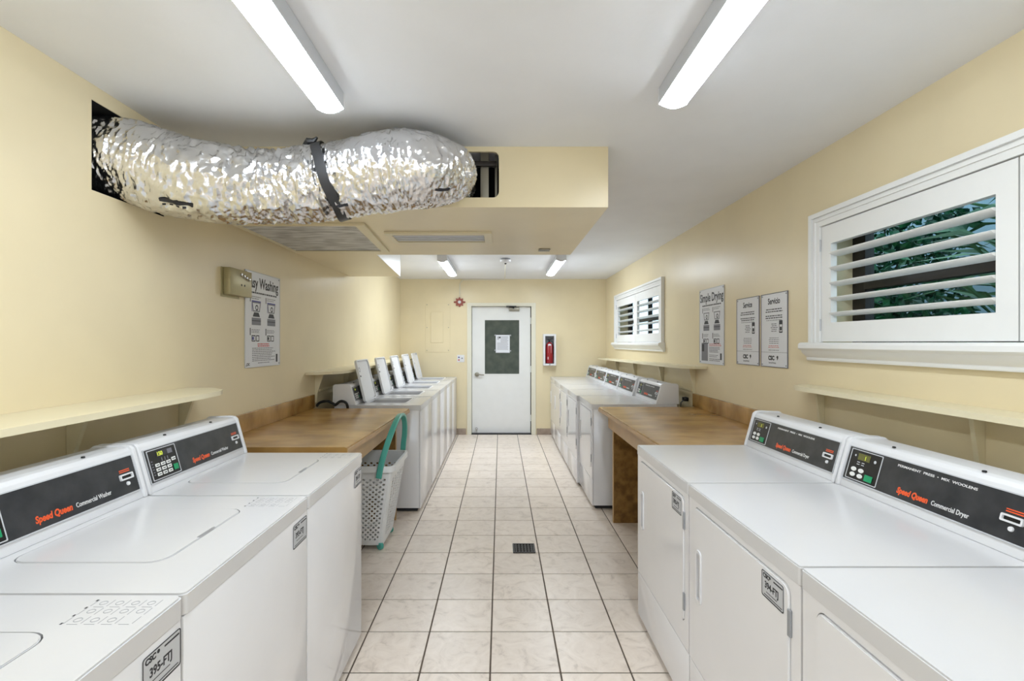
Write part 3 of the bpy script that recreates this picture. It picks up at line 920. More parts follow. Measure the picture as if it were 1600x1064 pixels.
# ------------------------------------------------------------------ machines
# local frame: x to the right as one faces the machine, y into it, z up, origin on the floor at the front
CB = 0.563        # foot of the console
TILT = math.atan2(0.048, 0.165)
def console(t, W, kind):
    w = W / 2
    b = MB()
    prof = [(CB, 0.9155), (CB + 0.004, 0.930), (CB + 0.046, 1.078), (CB + 0.056, 1.089), (CB + 0.075, 1.092), (0.735, 1.088), (0.748, 1.078), (0.752, 0.9155)]
    add_prism(b, prof, -w + 0.018, w - 0.018, 0.002)
    con = obj('console', b, 'plastic', t)
    # raised end caps of the console
    for s in (-1, 1):
        pf = [(CB - 0.006, 0.9155), (CB - 0.003, 0.930), (CB + 0.040, 1.084), (CB + 0.052, 1.095), (CB + 0.075, 1.098), (0.740, 1.094), (0.755, 1.082), (0.760, 0.9155)]
        x0, x1 = (w - 0.018, w - 0.002) if s > 0 else (-w + 0.002, -w + 0.018)
        obj('end_cap', add_prism(MB(), pf, x0, x1, 0.003), 'plastic', t)
    for x in (-w * 0.45, w * 0.45):
        obj('screw', lathe([(0, 0.0), (0.006, 0.0), (0.005, 0.004), (0, 0.005)], 10, lambda a, c, h: (x + a, CB + 0.068 + c, 1.0925 + h)), 'dark', con)
    # control panel in its own slanted frame: x right, y up the slope, z out
    Lp = 0.122
    p = obj('control_panel', box((-w + 0.028, -Lp / 2, 0.0), (w - 0.026, Lp / 2, 0.003), 0.001, 1), 'panel', t)
    mid = Vector((0, CB + 0.004 + 0.5 * 0.042, 0.930 + 0.5 * 0.148))
    tl = math.atan2(0.042, 0.148)
    p.location = (0, mid.y, mid.z + 0.001)
    p.rotation_euler = (PI / 2 - tl, 0, 0)
    obj('bezel', plate(rrect(-w + 0.0255, -Lp / 2 - 0.003, w - 0.0235, Lp / 2 + 0.003, 0.003), [rrect(-w + 0.0285, -Lp / 2 + 0.0005, w - 0.0265, Lp / 2 - 0.0005, 0.003)], 0.0, 0.0045), 'lightgrey', p)
    L0 = -w + 0.040
    kw = 0.155 if kind == 'washer' else 0.150
    obj('keypad_frame', plate(rrect(L0, -0.056, L0 + kw, 0.056, 0.003), [rrect(L0 + 0.003, -0.053, L0 + kw - 0.003, 0.053, 0.003)], 0.003, 0.0045), 'lightgrey', p)
    obj('keypad', box((L0 + 0.003, -0.053, 0.003), (L0 + kw - 0.003, 0.053, 0.0036)), 'black', p)
    z = 0.0037
    if kind == 'washer':
        obj('display', box((L0 + 0.045, 0.026, z), (L0 + 0.105, 0.046, z + 0.001)), 'grey' if False else 'panel', p)
        text('150', 0.021, 'digit', p, (L0 + 0.047, 0.0285, z + 0.0012), bold=0.0004)
        kx = [0.026, 0.056, 0.086]; ky = [-0.004, -0.021, -0.038]
        for x in kx:
            for y in ky:
                obj('key', box((L0 + x, y - 0.0055, z), (L0 + x + 0.023, y + 0.0065, z + 0.002), 0.0008, 1), 'key', p)
        b = MB()
        for x in kx:
            for y in ky:
                add_box(b, (L0 + x + 0.005, y - 0.001, z + 0.002), (L0 + x + 0.018, y + 0.002, z + 0.0024))
        add_box(b, (L0 + 0.120, 0.0, z + 0.002), (L0 + 0.136, 0.003, z + 0.0024))
        stuff(obj('key_print', b, 'ink', p))
        obj('key', box((L0 + 0.117, -0.005, z), (L0 + 0.139, 0.008, z + 0.002), 0.0008, 1), 'key', p)
        obj('start_button', box((L0 + 0.118, -0.042, z), (L0 + 0.143, -0.020, z + 0.003), 0.001, 1), 'green', p)
        b = MB()
        for i, x in enumerate((0.066, 0.083, 0.098)):
            add_box(b, (L0 + x, 0.006, z), (L0 + x + 0.004, 0.019, z + 0.0006))
        for i in range(6):
            add_box(b, (L0 + 0.010, 0.012 - i * 0.010, z), (L0 + 0.018, 0.016 - i * 0.010, z + 0.0006))
        add_box(b, (L0 + 0.105, 0.026, z), (L0 + 0.132, 0.044, z + 0.0006))
        stuff(obj('indicator', b, 'inkgrey', p))
        tx = -0.066
        text('Speed Queen', 0.0265, 'orange', p, (tx, -0.043, 0.0031), bold=0.0009, shear=0.18, sx=0.80)
        text('Commercial Washer', 0.020, 'whiteprint', p, (tx + 0.129, -0.042, 0.0031), bold=0.0002, sx=0.78)
        cx = w - 0.072
    else:
        obj('display', box((L0 + 0.038, 0.020, z), (L0 + 0.096, 0.044, z + 0.001)), 'lcd', p)
        text('1', 0.021, 'digit', p, (L0 + 0.070, 0.0235, z + 0.0012))
        for x in (0.020, 0.056):
            for y in (-0.017, -0.037):
                obj('key', lathe([(0, 0), (0.013, 0), (0.012, 0.002), (0, 0.0022)], 16, lambda a, c, h: (L0 + x + 0.012 + a, y + c * 0.62, z + h)), 'key', p)
        obj('start_button', box((L0 + 0.092, -0.047, z), (L0 + 0.128, -0.024, z + 0.003), 0.001, 1), 'green', p)
        b = MB()
        for x in (0.040, 0.062):
            for y in (0.002, 0.010):
                add_box(b, (L0 + x, y, z), (L0 + x + 0.013, y + 0.003, z + 0.0006))
        add_lathe(b, [(0, 0), (0.004, 0), (0, 0.0008)], 8, lambda a, c, h: (L0 + 0.024 + a, 0.033 + c, z + h))
        add_lathe(b, [(0, 0), (0.006, 0), (0, 0.0008)], 8, lambda a, c, h: (L0 + 0.120 + a, 0.028 + c, z + h))
        stuff(obj('indicator', b, 'lightgrey', p))
        text('PERMANENT  PRESS  \u2022  MIX  WOOLENS', 0.0105, 'whiteprint', p, (-0.10, 0.040, 0.0031), sx=1.5, bold=0.0002)
        tx = -0.078
        text('Speed Queen', 0.0265, 'orange', p, (tx, -0.043, 0.0031), bold=0.0012, shear=0.18, sx=0.80)
        text('Commercial Dryer', 0.020, 'whiteprint', p, (tx + 0.129, -0.042, 0.0031), bold=0.0003, sx=0.78)
        cx = w - 0.072
    # card slot
    obj('card_slot', plate(rrect(cx - 0.028, -0.014, cx + 0.028, 0.006, 0.004), [rrect(cx - 0.023, -0.009, cx + 0.023, 0.001, 0.002)], 0.003, 0.009), 'chrome' if kind == 'x' else 'plastic', p)
    obj('slot_opening', box((cx - 0.023, -0.009, 0.003), (cx + 0.023, 0.001, 0.0035)), 'black', p)
    b = MB()
    for y in (0.012, 0.018):
        add_box(b, (cx - 0.022, y, 0.003), (cx + 0.022, y + 0.003, 0.0036))
    stuff(obj('slot_print', b, 'orange', p))
    obj('slot_button', lathe([(0, 0.003), (0.007, 0.003), (0.006, 0.007), (0, 0.0075)], 14, lambda a, c, h: (cx + 0.002 + a, -0.028 + c, h)), 'plastic', p)
    return p

def sticker(t, x, z, num, w=0.112, h=0.078, y=-0.0008):
    """id plate on the front: parts in a frame that faces the front (x right, y up, z out)"""
    s = obj('id_plate', plate(rrect(-w / 2, -h / 2, w / 2, h / 2, 0.006), [], 0.0, 0.0008), 'lightgrey', t)
    s.location = (x, y, z); s.rotation_euler = (PI / 2, 0, 0)
    obj('plate_border', plate(rrect(-w / 2, -h / 2, w / 2, h / 2, 0.006), [rrect(-w / 2 + 0.002, -h / 2 + 0.003, w / 2 - 0.002, h / 2 - 0.002, 0.005)], 0.0008, 0.0014), 'ink', s)
    text('CSC', 0.016, 'ink', s, (-w / 2 + 0.007, h / 2 - 0.017, 0.0008), bold=0.0008, sx=1.0)
    text(num, 0.025, 'ink', s, (-0.004, -0.008, 0.0008), bold=0.0007, align='CENTER', sx=0.85)
    b = MB()
    add_box(b, (0.006, h / 2 - 0.012, 0.0008), (w / 2 - 0.005, h / 2 - 0.0085, 0.0013))
    add_plate(b, circ(-0.012, h / 2 - 0.009, 0.004, 10), [], 0.0008, 0.0013)
    add_box(b, (-0.030, -0.019, 0.0008), (0.022, -0.0175, 0.0013))
    add_box(b, (-w / 2 + 0.012, -h / 2 + 0.007, 0.0008), (w / 2 - 0.008, -h / 2 + 0.009, 0.0013))
    stuff(obj('small_print', b, 'ink', s))
    return s

def cabinet(t, W, D=0.74):
    w = W / 2
    b = MB()
    add_box(b, (-w + 0.002, 0.012, 0.03), (w - 0.002, D, 0.868), 0.004)
    obj('cabinet', b, 'white', t)
    obj('toe_shade', box((-w + 0.015, 0.03, 0.004), (w - 0.015, D - 0.02, 0.0295)), 'dark', t)  # dark block paints in the shade under the cabinet
    b = MB()
    me = None
    for sx_ in (-1, 1):
        for y in (0.05, D - 0.06):
            bb = lathe([(0.0, 0.0), (0.02, 0.0), (0.02, 0.01), (0.008, 0.012), (0.008, 0.0295), (0, 0.0296)], 12)
            if me is None:
                o = obj('foot', bb, 'dark', t); me = o.data
            else:
                bb.free(); o = link('foot', me, t)
            o.location = (sx_ * (w - 0.05), y, 0)

WW = 0.681
LIDX0, LIDX1, LIDY0, LIDY1 = -WW / 2 + 0.148, WW / 2 - 0.136, 0.146, 0.535
def washer(open_lid, name='washing_machine'):
    t = thing(name, 'x', 'washing machine')
    w = WW / 2
    cabinet(t, WW)
    obj('front_panel', box((-w + 0.002, 0.0, 0.028), (w - 0.002, 0.0115, 0.866), 0.004), 'white', t)
    # top with an opening for the lid
    g = 0.003 if not open_lid else -0.0
    b = plate(rrect(-w + 0.001, -0.004, w - 0.001, 0.745, 0.012), [rrect(LIDX0, LIDY0, LIDX1, LIDY1, 0.045)], 0.8685, 0.911)
    add_plate(b, rrect(-w + 0.004, -0.001, w - 0.004, 0.742, 0.012), [rrect(LIDX0 + 0.0, LIDY0 + 0.0, LIDX1 - 0.0, LIDY1 - 0.0, 0.045)], 0.911, 0.915)
    obj('top_panel', b, 'whitetop_dim', t)
    if not open_lid:
        obj('lid_well', box((LIDX0 + 0.001, LIDY0 + 0.001, 0.869), (LIDX1 - 0.001, LIDY1 - 0.001, 0.889)), 'grey', t)
        l = obj('lid', add_plate(plate(rrect(LIDX0 + g, LIDY0 + g, LIDX1 - g, LIDY1 - g, 0.043), [rrect(-0.035, LIDY0 + 0.0035, 0.045, LIDY0 + 0.013, 0.004)], 0.895, 0.9145),
                                 rrect(LIDX0 + g + 0.002, LIDY0 + g + 0.002, LIDX1 - g - 0.002, LIDY1 - g - 0.002, 0.041), [rrect(-0.035, LIDY0 + 0.0055, 0.045, LIDY0 + 0.013, 0.003)], 0.9145, 0.9165), 'whitetop_dim', t)
        obj('finger_recess', box((-0.035, LIDY0 + 0.004, 0.896), (0.045, LIDY0 + 0.013, 0.903)), 'dark', l)
    else:
        # tub seen through the opening
        cx, cy = (LIDX0 + LIDX1) / 2, (LIDY0 + LIDY1) / 2
        obj('tub_cover', plate(rrect(LIDX0 - 0.03, LIDY0 - 0.03, LIDX1 + 0.03, LIDY1 + 0.0, 0.04), [circ(cx, cy, 0.155, 32)], 0.865, 0.868), 'plastic', t)
        obj('opening_rim', plate(rrect(LIDX0 + 0.001, LIDY0 + 0.001, LIDX1 - 0.001, LIDY1 - 0.001, 0.044), [rrect(LIDX0 + 0.014, LIDY0 + 0.014, LIDX1 - 0.014, LIDY1 - 0.014, 0.035)], 0.9, 0.918), 'inner', t)
        b = MB()
        n = 32
        ra = [[b.verts.new((cx + r * math.cos(2 * PI * k / n), cy + r * math.sin(2 * PI * k / n), z)) for k in range(n)] for r, z in ((0.158, 0.864), (0.165, 0.6), (0.17, 0.45), (0.05, 0.44))]
        for i in range(3):
            for k in range(n):
                b.faces.new([ra[i][k], ra[i][(k + 1) % n], ra[i + 1][(k + 1) % n], ra[i + 1][k]])
        b.faces.new(ra[-1])
        obj('tub', b, 'chrome', t)
        # raised lid: hinge at the back of the opening
        Lh = LIDY1 - LIDY0 - 0.005
        lw = (LIDX1 - LIDX0) / 2
        lb = plate(rrect(-lw, 0, lw, Lh, 0.035), [], -0.006, 0.0)
        add_plate(lb, rrect(-lw, 0, lw, Lh, 0.035), [rrect(-lw + 0.012, 0.012, lw - 0.012, Lh - 0.012, 0.028)], 0.0, 0.014)
        l = obj('lid', lb, 'inner', t)
        l.location = (cx, LIDY1 - 0.012, 0.921)
        th = math.radians(90 + 17)      # opened past upright
        l.rotation_euler = (PI / 2 - math.radians(13.5), 0, 0)
        obj('lid_liner', plate(rrect(-lw + 0.02, 0.02, lw - 0.02, Lh - 0.02, 0.025), [], 0.0005, 0.004), 'inner', l)
        obj('lid_label', plate(circ(-lw + 0.07, Lh - 0.09, 0.022, 16), [circ(-lw + 0.07, Lh - 0.09, 0.016, 16)], 0.0042, 0.005), 'grey', l)
        obj('bumper', lathe([(0, 0.014), (0.007, 0.014), (0.006, 0.019), (0, 0.0195)], 10, lambda a, c, h: (-lw + 0.055 + a, Lh - 0.15 + c, h - 0.009)), 'dark', l)
        for x in (-lw + 0.03, lw - 0.03):
            obj('lid_hinge', box((x - 0.012, -0.012, -0.006), (x + 0.012, 0.02, 0.003), 0.002), 'grey', l)
    # pictogram label on the front far corner of the top
    b = MB()
    X0, X1, Y0, Y1 = w - 0.112, w - 0.018, 0.026, 0.158
    for i in range(5):
        y = Y0 + (Y1 - Y0) * i / 4
        for j in range(4):
            x = X0 + (X1 - X0) * j / 3
            if j < 3 and i < 5:
                add_box(b, (x + 0.004, y, 0.915), (x + 0.028, y + 0.0014, 0.9153))
            if i < 4 and j % 2 == 0:
                add_box(b, (x, y + 0.005, 0.915), (x + 0.0014, y + 0.025, 0.9153))
            if i < 4 and j < 3 and not (i == 0 and j == 0):
                add_plate(b, circ(x + 0.016, y + 0.016, 0.008, 10), [circ(x + 0.016, y + 0.016, 0.0065, 10)], 0.915, 0.9153)
    stuff(obj('pictogram_label', b, 'grey', t))
    b = MB()
    for j in range(4):
        x = X0 + (X1 - X0) * j / 3.3
        add_box(b, (x, Y1 + 0.002, 0.915), (x + 0.006, Y1 + 0.006, 0.9153))
    stuff(obj('label_marks', b, 'ink', t))
    console(t, WW, 'washer')
    return t

DW = 0.708
def dryer():
    t = thing('clothes_dryer', 'x', 'clothes dryer')
    w = DW / 2
    cabinet(t, DW)
    dx0, dx1, dz0, dz1 = -0.300, 0.312, 0.352, 0.848
    b = plate([(-w + 0.002, 0.258), (w - 0.002, 0.258), (w - 0.002, 0.866), (-w + 0.002, 0.866)], [rrect(dx0, dz0, dx1, dz1, 0.028)], 0.0, 0.0115, lambda u, v, y: (u, y, v))
    obj('front_panel', b, 'white', t)
    obj('lower_panel', box((-w + 0.002, 0.0, 0.03), (w - 0.002, 0.0115, 0.2545), 0.003), 'white', t)
    g = 0.0028
    hx, hz0, hz1 = dx0 + 0.052, 0.520, 0.690
    b = plate(rrect(dx0 + g, dz0 + g, dx1 - g, dz1 - g, 0.026), [rrect(hx - 0.014, hz0, hx + 0.014, hz1, 0.008)], -0.002, 0.010, lambda u, v, y: (u, y, v))
    add_plate(b, rrect(dx0 + g + 0.003, dz0 + g + 0.003, dx1 - g - 0.003, dz1 - g - 0.003, 0.024), [rrect(hx - 0.014, hz0, hx + 0.014, hz1, 0.008)], -0.005, -0.002, lambda u, v, y: (u, y, v))
    d = obj('door', b, 'white', t)
    obj('handle_rim', plate(rrect(hx - 0.021, hz0 - 0.010, hx + 0.021, hz1 + 0.010, 0.014), [rrect(hx - 0.013, hz0 + 0.002, hx + 0.013, hz1 - 0.002, 0.008)], -0.010, -0.005, lambda u, v, y: (u, y, v)), 'plastic', d)
    obj('handle_recess', box((hx - 0.0135, 0.0, hz0 + 0.001), (hx + 0.0135, 0.009, hz1 - 0.001)), 'lightgrey', d)
    obj('gap_shade', box((dx0 + 0.0005, 0.0105, dz0 + 0.0005), (dx1 - 0.0005, 0.0115, dz1 - 0.0005)), 'dark', t)  # dark sheet behind the door paints in the shade of its seam
    for z in (0.437, 0.755):
        obj('hinge', box((dx1 - 0.0075, -0.0065, z - 0.034), (dx1 + 0.0055, -0.0002, z + 0.034), 0.001, 1), 'grey', d)
    b = plate(rrect(-w + 0.001, -0.004, w - 0.001, 0.745, 0.007), [], 0.8685, 0.911)
    add_plate(b, rrect(-w + 0.0035, -0.0015, w - 0.0035, 0.7425, 0.006), [], 0.911, 0.915)
    obj('top_panel', b, 'whitetop_dim', t)
    console(t, DW, 'dryer')
    return t

WF = -0.681
RL, RR = (0, 0, PI / 2), (0, 0, -PI / 2)
wa = washer(False)
near_w = [(2.0885, 'closed-lid washer nearest the left counter, end machine of the near left row', '391-FTJ'),
          (1.4035, 'closed-lid washer in the middle of the near left row, full lid outline in view', '393-FTJ'),
          (0.7195, 'closed-lid washer cut off by the lower left corner, id plate 395-FTJ', '395-FTJ')]
for i, (yc, lab, num) in enumerate(near_w):
    o = wa if i == 0 else copy_tree(wa)
    o.location = (WF, yc, 0); o.rotation_euler = RL
    tag(o, lab, 'washing machine', 'washers of the near left row')
for i, o in enumerate([o for o in bpy.data.objects if o.type == 'EMPTY' and o.name.startswith('washing_machine')]):
    yc = o.location.y
    num = [n for y, l, n in near_w if abs(y - yc) < 0.01][0]
    sticker(o, WW / 2 - 0.064, 0.812, num)

wo = washer(True)
ordn = ['first open-lid washer from the left counter, its side panel in view', 'second open-lid washer from the left counter', 'third open-lid washer, middle of the far left row',
        'fourth open-lid washer, last but one before the end wall', 'fifth open-lid washer, next to the end wall']
for i in range(5):
    o = wo if i == 0 else copy_tree(wo)
    o.location = (-0.686, 4.25 + 0.345 + 0.70 * i, 0); o.rotation_euler = RL
    tag(o, ordn[i], 'washing machine', 'open washers of the far left row')

dy = dryer()
near_d = [(2.2580, 'white dryer nearest the right counter, end machine of the near right row'),
          (1.5460, 'white dryer in the middle of the near right row, whole door in view'),
          (0.8340, 'white dryer cut off by the lower right corner of the picture')]
dl = []
for i, (yc, lab) in enumerate(near_d):
    o = dy if i == 0 else copy_tree(dy)
    o.location = (0.724, yc, 0); o.rotation_euler = RR
    tag(o, lab, 'clothes dryer', 'dryers of the near right row')
    dl.append(o)
ordd = ['first dryer beyond the right counter, its side panel in view', 'second dryer beyond the right counter', 'third dryer beyond the right counter, middle of the far row',
        'fourth dryer of the far row, last but one before the end wall', 'fifth dryer of the far row, next to the end wall']
for i in range(5):
    o = copy_tree(dy)
    o.scale = (0.975, 1, 1)
    o.location = ((0.800, 0.776, 0.776, 0.778, 0.79)[i], 4.32 + 0.347 + 0.70 * i, 0); o.rotation_euler = RR
    tag(o, ordd[i], 'clothes dryer', 'dryers of the far right row')
for o, num in zip(dl, ('390-FTJ', '394-FTJ', '396-FTJ')):
    sticker(o, 0.238, 0.800, num, w=0.105, h=0.07, y=-0.0055)

# ------------------------------------------------------------------ posters
def bars(b, x0, x1, y0, n, pitch, th, z, jit=0.2, center=False, seed=1):
    r = random.Random(seed)
    for i in range(n):
        y = y0 - i * pitch
        L = (x1 - x0) * (1 - jit * r.random())
        a = x0 + ((x1 - x0) - L) / 2 if center else x0
        # words
        x = a
        while x < a + L - 0.004:
            wl = min(r.uniform(0.010, 0.030), a + L - x)
            add_box(b, (x, y - th / 2, z), (x + wl, y + th / 2, z + 0.0004))
            x += wl + 0.005

def poster_base(name, label, w, h, loc, rot, cat='poster', border='lightgrey'):
    t = thing(name, label, cat, loc, rot)
    obj('sheet', box((-w / 2, -h / 2, 0.001), (w / 2, h / 2, 0.004)), 'paper', t)
    obj('sheet_edge', plate(rrect(-w / 2 - 0.004, -h / 2 - 0.004, w / 2 + 0.004, h / 2 + 0.004), [rrect(-w / 2, -h / 2, w / 2, h / 2)], 0.001, 0.006), border, t)
    for sx_ in (-1, 1):
        for sy_ in (-1, 1):
            obj('screw', lathe([(0, 0.006), (0.005, 0.006), (0.004, 0.009), (0, 0.0095)], 8, lambda a, c, hh: (sx_ * (w / 2 - 0.012) + a, sy_ * (h / 2 - 0.010) + c, hh - 0.002)), 'grey', t)
    return t

def machine_picture(bd, bg, x, y, w, h, z, blue=None):
    add_box(bg, (x, y, z), (x + w, y + h * 0.30, z + 0.0004))
    add_box(bd, (x, y + h * 0.16, z + 0.0004), (x + w, y + h * 0.19, z + 0.0007))
    add_plate(bd, [(x + w * 0.1, y + h * 0.34), (x + w * 0.9, y + h * 0.34), (x + w * 0.75, y + h * 0.52), (x + w * 0.25, y + h * 0.52)], [], z, z + 0.0004)
    add_plate(bg, [(x, y + h * 0.95), (x + w * 0.12, y + h * 0.55), (x + w * 0.88, y + h * 0.55), (x + w, y + h * 0.95)], [[(x + w * 0.1, y + h * 0.9), (x + w * 0.2, y + h * 0.6), (x + w * 0.8, y + h * 0.6), (x + w * 0.9, y + h * 0.9)][::-1]], z, z + 0.0004)
    add_plate(bd, circ(x + w * 0.55, y + h * 0.72, w * 0.16, 12), [circ(x + w * 0.55, y + h * 0.72, w * 0.09, 10)], z, z + 0.0004)
    (blue if blue is not None else bd)
    if blue is not None:
        add_box(blue, (x, y + h * 0.95, z), (x + w, y + h * 1.0, z + 0.0004)); add_box(blue, (x, y + h * 0.55, z), (x + w * 0.05, y + h, z + 0.0004))

def instruction_poster(t, w, h, title, washing):
    z = 0.004
    text(title, 0.098 * w / 0.48 if washing else 0.094 * w / 0.445, 'ink', t, (0, h / 2 - 0.098, z), bold=0.0022, align='CENTER', sx=0.80)
    bd, bg, bl, rd = MB(), MB(), MB(), MB()
    bars(bd, -w * 0.38, w * 0.40, h / 2 - 0.13, 1, 0.02, 0.010, z, 0.0)
    k = h / 0.60
    for i, x in enumerate((-w * 0.34, w * 0.10)):
        bars(bg, x, x + w * 0.28, h / 2 - 0.155 * k, 2, 0.012, 0.005, z, 0.3, seed=3 + i)
        machine_picture(bd, bg, x + 0.004, h / 2 - 0.335 * k, w * 0.25, 0.155 * k, z, bl if washing else None)
        add_box(bd, (x - 0.018, h / 2 - 0.19 * k, z), (x - 0.010, h / 2 - 0.15 * k, z + 0.0004))
        bars(bg, x, x + w * 0.28, h / 2 - 0.365 * k, 3, 0.009, 0.004, z, 0.3, seed=5 + i)
        add_box(bd, (x - 0.020, h / 2 - 0.40 * k, z), (x - 0.010, h / 2 - 0.355 * k, z + 0.0004))
        add_plate(bd, rrect(x + 0.002, h / 2 - 0.44 * k, x + 0.052, h / 2 - 0.40 * k, 0.004), [rrect(x + 0.008, h / 2 - 0.434 * k, x + 0.046, h / 2 - 0.406 * k, 0.003)[::-1]], z, z + 0.0004)
        add_box(bl if washing and i == 0 else bd, (x + 0.010, h / 2 - 0.43 * k, z), (x + 0.030, h / 2 - 0.41 * k, z + 0.0005))
        add_plate(bd, rrect(x + 0.060, h / 2 - 0.44 * k, x + 0.100, h / 2 - 0.40 * k, 0.004), [rrect(x + 0.066, h / 2 - 0.434 * k, x + 0.094, h / 2 - 0.406 * k, 0.003)[::-1]], z, z + 0.0004)
    if washing:
        bars(rd, -0.09, 0.09, -h / 2 + 0.145, 2, 0.013, 0.007, z, 0.2, True, 9)
        bars(bg, -w * 0.32, w * 0.36, -h / 2 + 0.118, 8, 0.0115, 0.005, z, 0.2, False, 11)
        bars(bg, -w * 0.18, w * 0.2, -h / 2 + 0.022, 1, 0.011, 0.005, z, 0.2, True, 12)
        add_box(bd, (w * 0.38, -h / 2 + 0.02, z), (w * 0.43, -h / 2 + 0.075, z + 0.0004))
        text('CSC', 0.022, 'ink', t, (-w / 2 + 0.014, -h / 2 + 0.010, z), bold=0.0008)
    else:
        bars(rd, -w * 0.08, w * 0.42, -h / 2 + 0.155, 2, 0.012, 0.005, z, 0.2, False, 9)
        bars(bg, -w * 0.08, w * 0.36, -h / 2 + 0.128, 4, 0.0115, 0.006, z, 0.2, False, 13)
        bars(bg, -w * 0.08, w * 0.28, -h / 2 + 0.068, 2, 0.012, 0.005, z, 0.2, False, 14)
        bars(bg, -w * 0.08, w * 0.40, -h / 2 + 0.038, 2, 0.012, 0.006, z, 0.1, False, 15)
        add_box(bg, (-w * 0.42, -h / 2 + 0.02, z), (-w * 0.14, -h / 2 + 0.165, z + 0.0003))
        add_box(bd, (-w * 0.40, -h / 2 + 0.095, z + 0.0003), (-w * 0.30, -h / 2 + 0.155, z + 0.0006))
        add_box(bd, (w * 0.36, -h / 2 + 0.035, z), (w * 0.42, -h / 2 + 0.085, z + 0.0004))
    stuff(obj('dark_print', bd, 'ink', t)); stuff(obj('grey_print', bg, 'inkgrey', t)); stuff(obj('red_print', rd, 'inkred', t))
    if washing:
        stuff(obj('blue_print', bl, 'inkblue', t))
    else:
        bl.free()

pw = poster_base('wall_poster', 'white washing instruction poster on the left wall behind the beige box', 0.474, 0.605, (XL, 3.296, 1.602), ROT_L)
instruction_poster(pw, 0.474, 0.605, 'Easy Washing', True)
pd = poster_base('wall_poster', 'white drying instruction poster on the right wall, left of the two service notices', 0.445, 0.595, (XR, 3.917, 1.584), ROT_R)
instruction_poster(pd, 0.445, 0.595, 'Simple Drying', False)

def service(yn, yf, title, label):
    w, h = yf - yn, 0.445
    t = poster_base('service_notice', label, w, h, (XR, (yn + yf) / 2, 1.530), ROT_R, 'notice', 'inkgrey')
    z = 0.004
    text(title, 0.052, 'ink', t, (0, h / 2 - 0.062, z), bold=0.0012, align='CENTER', sx=0.8)
    bd, bg, rd = MB(), MB(), MB()
    bars(bd, -w * 0.36, w * 0.36, h / 2 - 0.095, 2, 0.014, 0.006, z, 0.15, True, 2)
    bars(bd, -w * 0.34, w * 0.34, h / 2 - 0.135, 2, 0.013, 0.006, z, 0.15, True, 3)
    bars(bg, -w * 0.3, w * 0.3, h / 2 - 0.162, 1, 0.013, 0.004, z, 0.1, True, 4)
    bars(bg, -w * 0.12, w * 0.14, h / 2 - 0.185, 5, 0.011, 0.005, z, 0.3, True, 5)
    # drawing of a hand-held phone
    px = w * 0.20
    add_plate(bd, rrect(px, h / 2 - 0.240, px + 0.036, h / 2 - 0.165, 0.005), [rrect(px + 0.004, h / 2 - 0.232, px + 0.032, h / 2 - 0.190, 0.003)[::-1]], z, z + 0.0004)
    add_box(bd, (px + 0.008, h / 2 - 0.226, z), (px + 0.028, h / 2 - 0.204, z + 0.0004))
    bars(bg, -w * 0.22, w * 0.22, -h / 2 + 0.175, 4, 0.011, 0.004, z, 0.25, True, 6)
    bars(rd, -w * 0.22, w * 0.2, -h / 2 + 0.127, 2, 0.010, 0.0035, z, 0.25, True, 7)
    bars(bg, -w * 0.22, w * 0.22, -h / 2 + 0.100, 1, 0.011, 0.004, z, 0.25, True, 8)
    add_box(bg, (-w * 0.5, -h / 2 + 0.086, z), (w * 0.5, -h / 2 + 0.088, z + 0.0004))
    stuff(obj('dark_print', bd, 'ink', t)); stuff(obj('grey_print', bg, 'inkgrey', t)); stuff(obj('red_print', rd, 'inkred', t))
    text('CSC', 0.036, 'ink', t, (-0.062, -h / 2 + 0.040, z), bold=0.0020, sx=1.0)
    b = MB()
    add_plate(b, [(0.028, -h / 2 + 0.058), (0.038, -h / 2 + 0.068), (0.048, -h / 2 + 0.062), (0.046, -h / 2 + 0.050), (0.036, -h / 2 + 0.038), (0.034, -h / 2 + 0.052)], [], z, z + 0.0006)
    obj('logo_mark', b, 'ink', t)
    text('ServiceWorks', 0.014, 'inkgrey', t, (-0.058, -h / 2 + 0.018, z), bold=0.0004)
service(3.193, 3.488, 'Service', 'white service notice headed Service, middle one of the three right wall posters')
service(2.876, 3.162, 'Servicio', 'white service notice headed Servicio, nearest to the large window')

# beige metal box on the left wall, in front of the washing poster
bx = thing('junction_box', 'beige metal box with knockouts mounted high on the left wall', 'metal box', (XL, 2.93, 1.80), ROT_L)
obj('back_plate', box((-0.135, -0.085, 0.001), (0.06, 0.085, 0.004), 0.001, 1), 'beigebox', bx)
obj('housing', box((-0.115, -0.07, 0.0045), (0.132, 0.085, 0.044), 0.004), 'beigebox', bx)
for i, x in enumerate((0.0, 0.032, 0.062, 0.092)):
    obj('knob', lathe([(0, 0.044), (0.010, 0.044), (0.008, 0.054), (0, 0.055)], 12, lambda a, c, h: (x + a, 0.055 - 0.006 * i + c, h)), 'chrome', bx)
for x in (0.01, 0.045):
    obj('hole', lathe([(0, 0.0442), (0.007, 0.0442), (0.007, 0.0448), (0, 0.0449)], 10, lambda a, c, h: (x + a, -0.005 + c, h)), 'dark', bx)

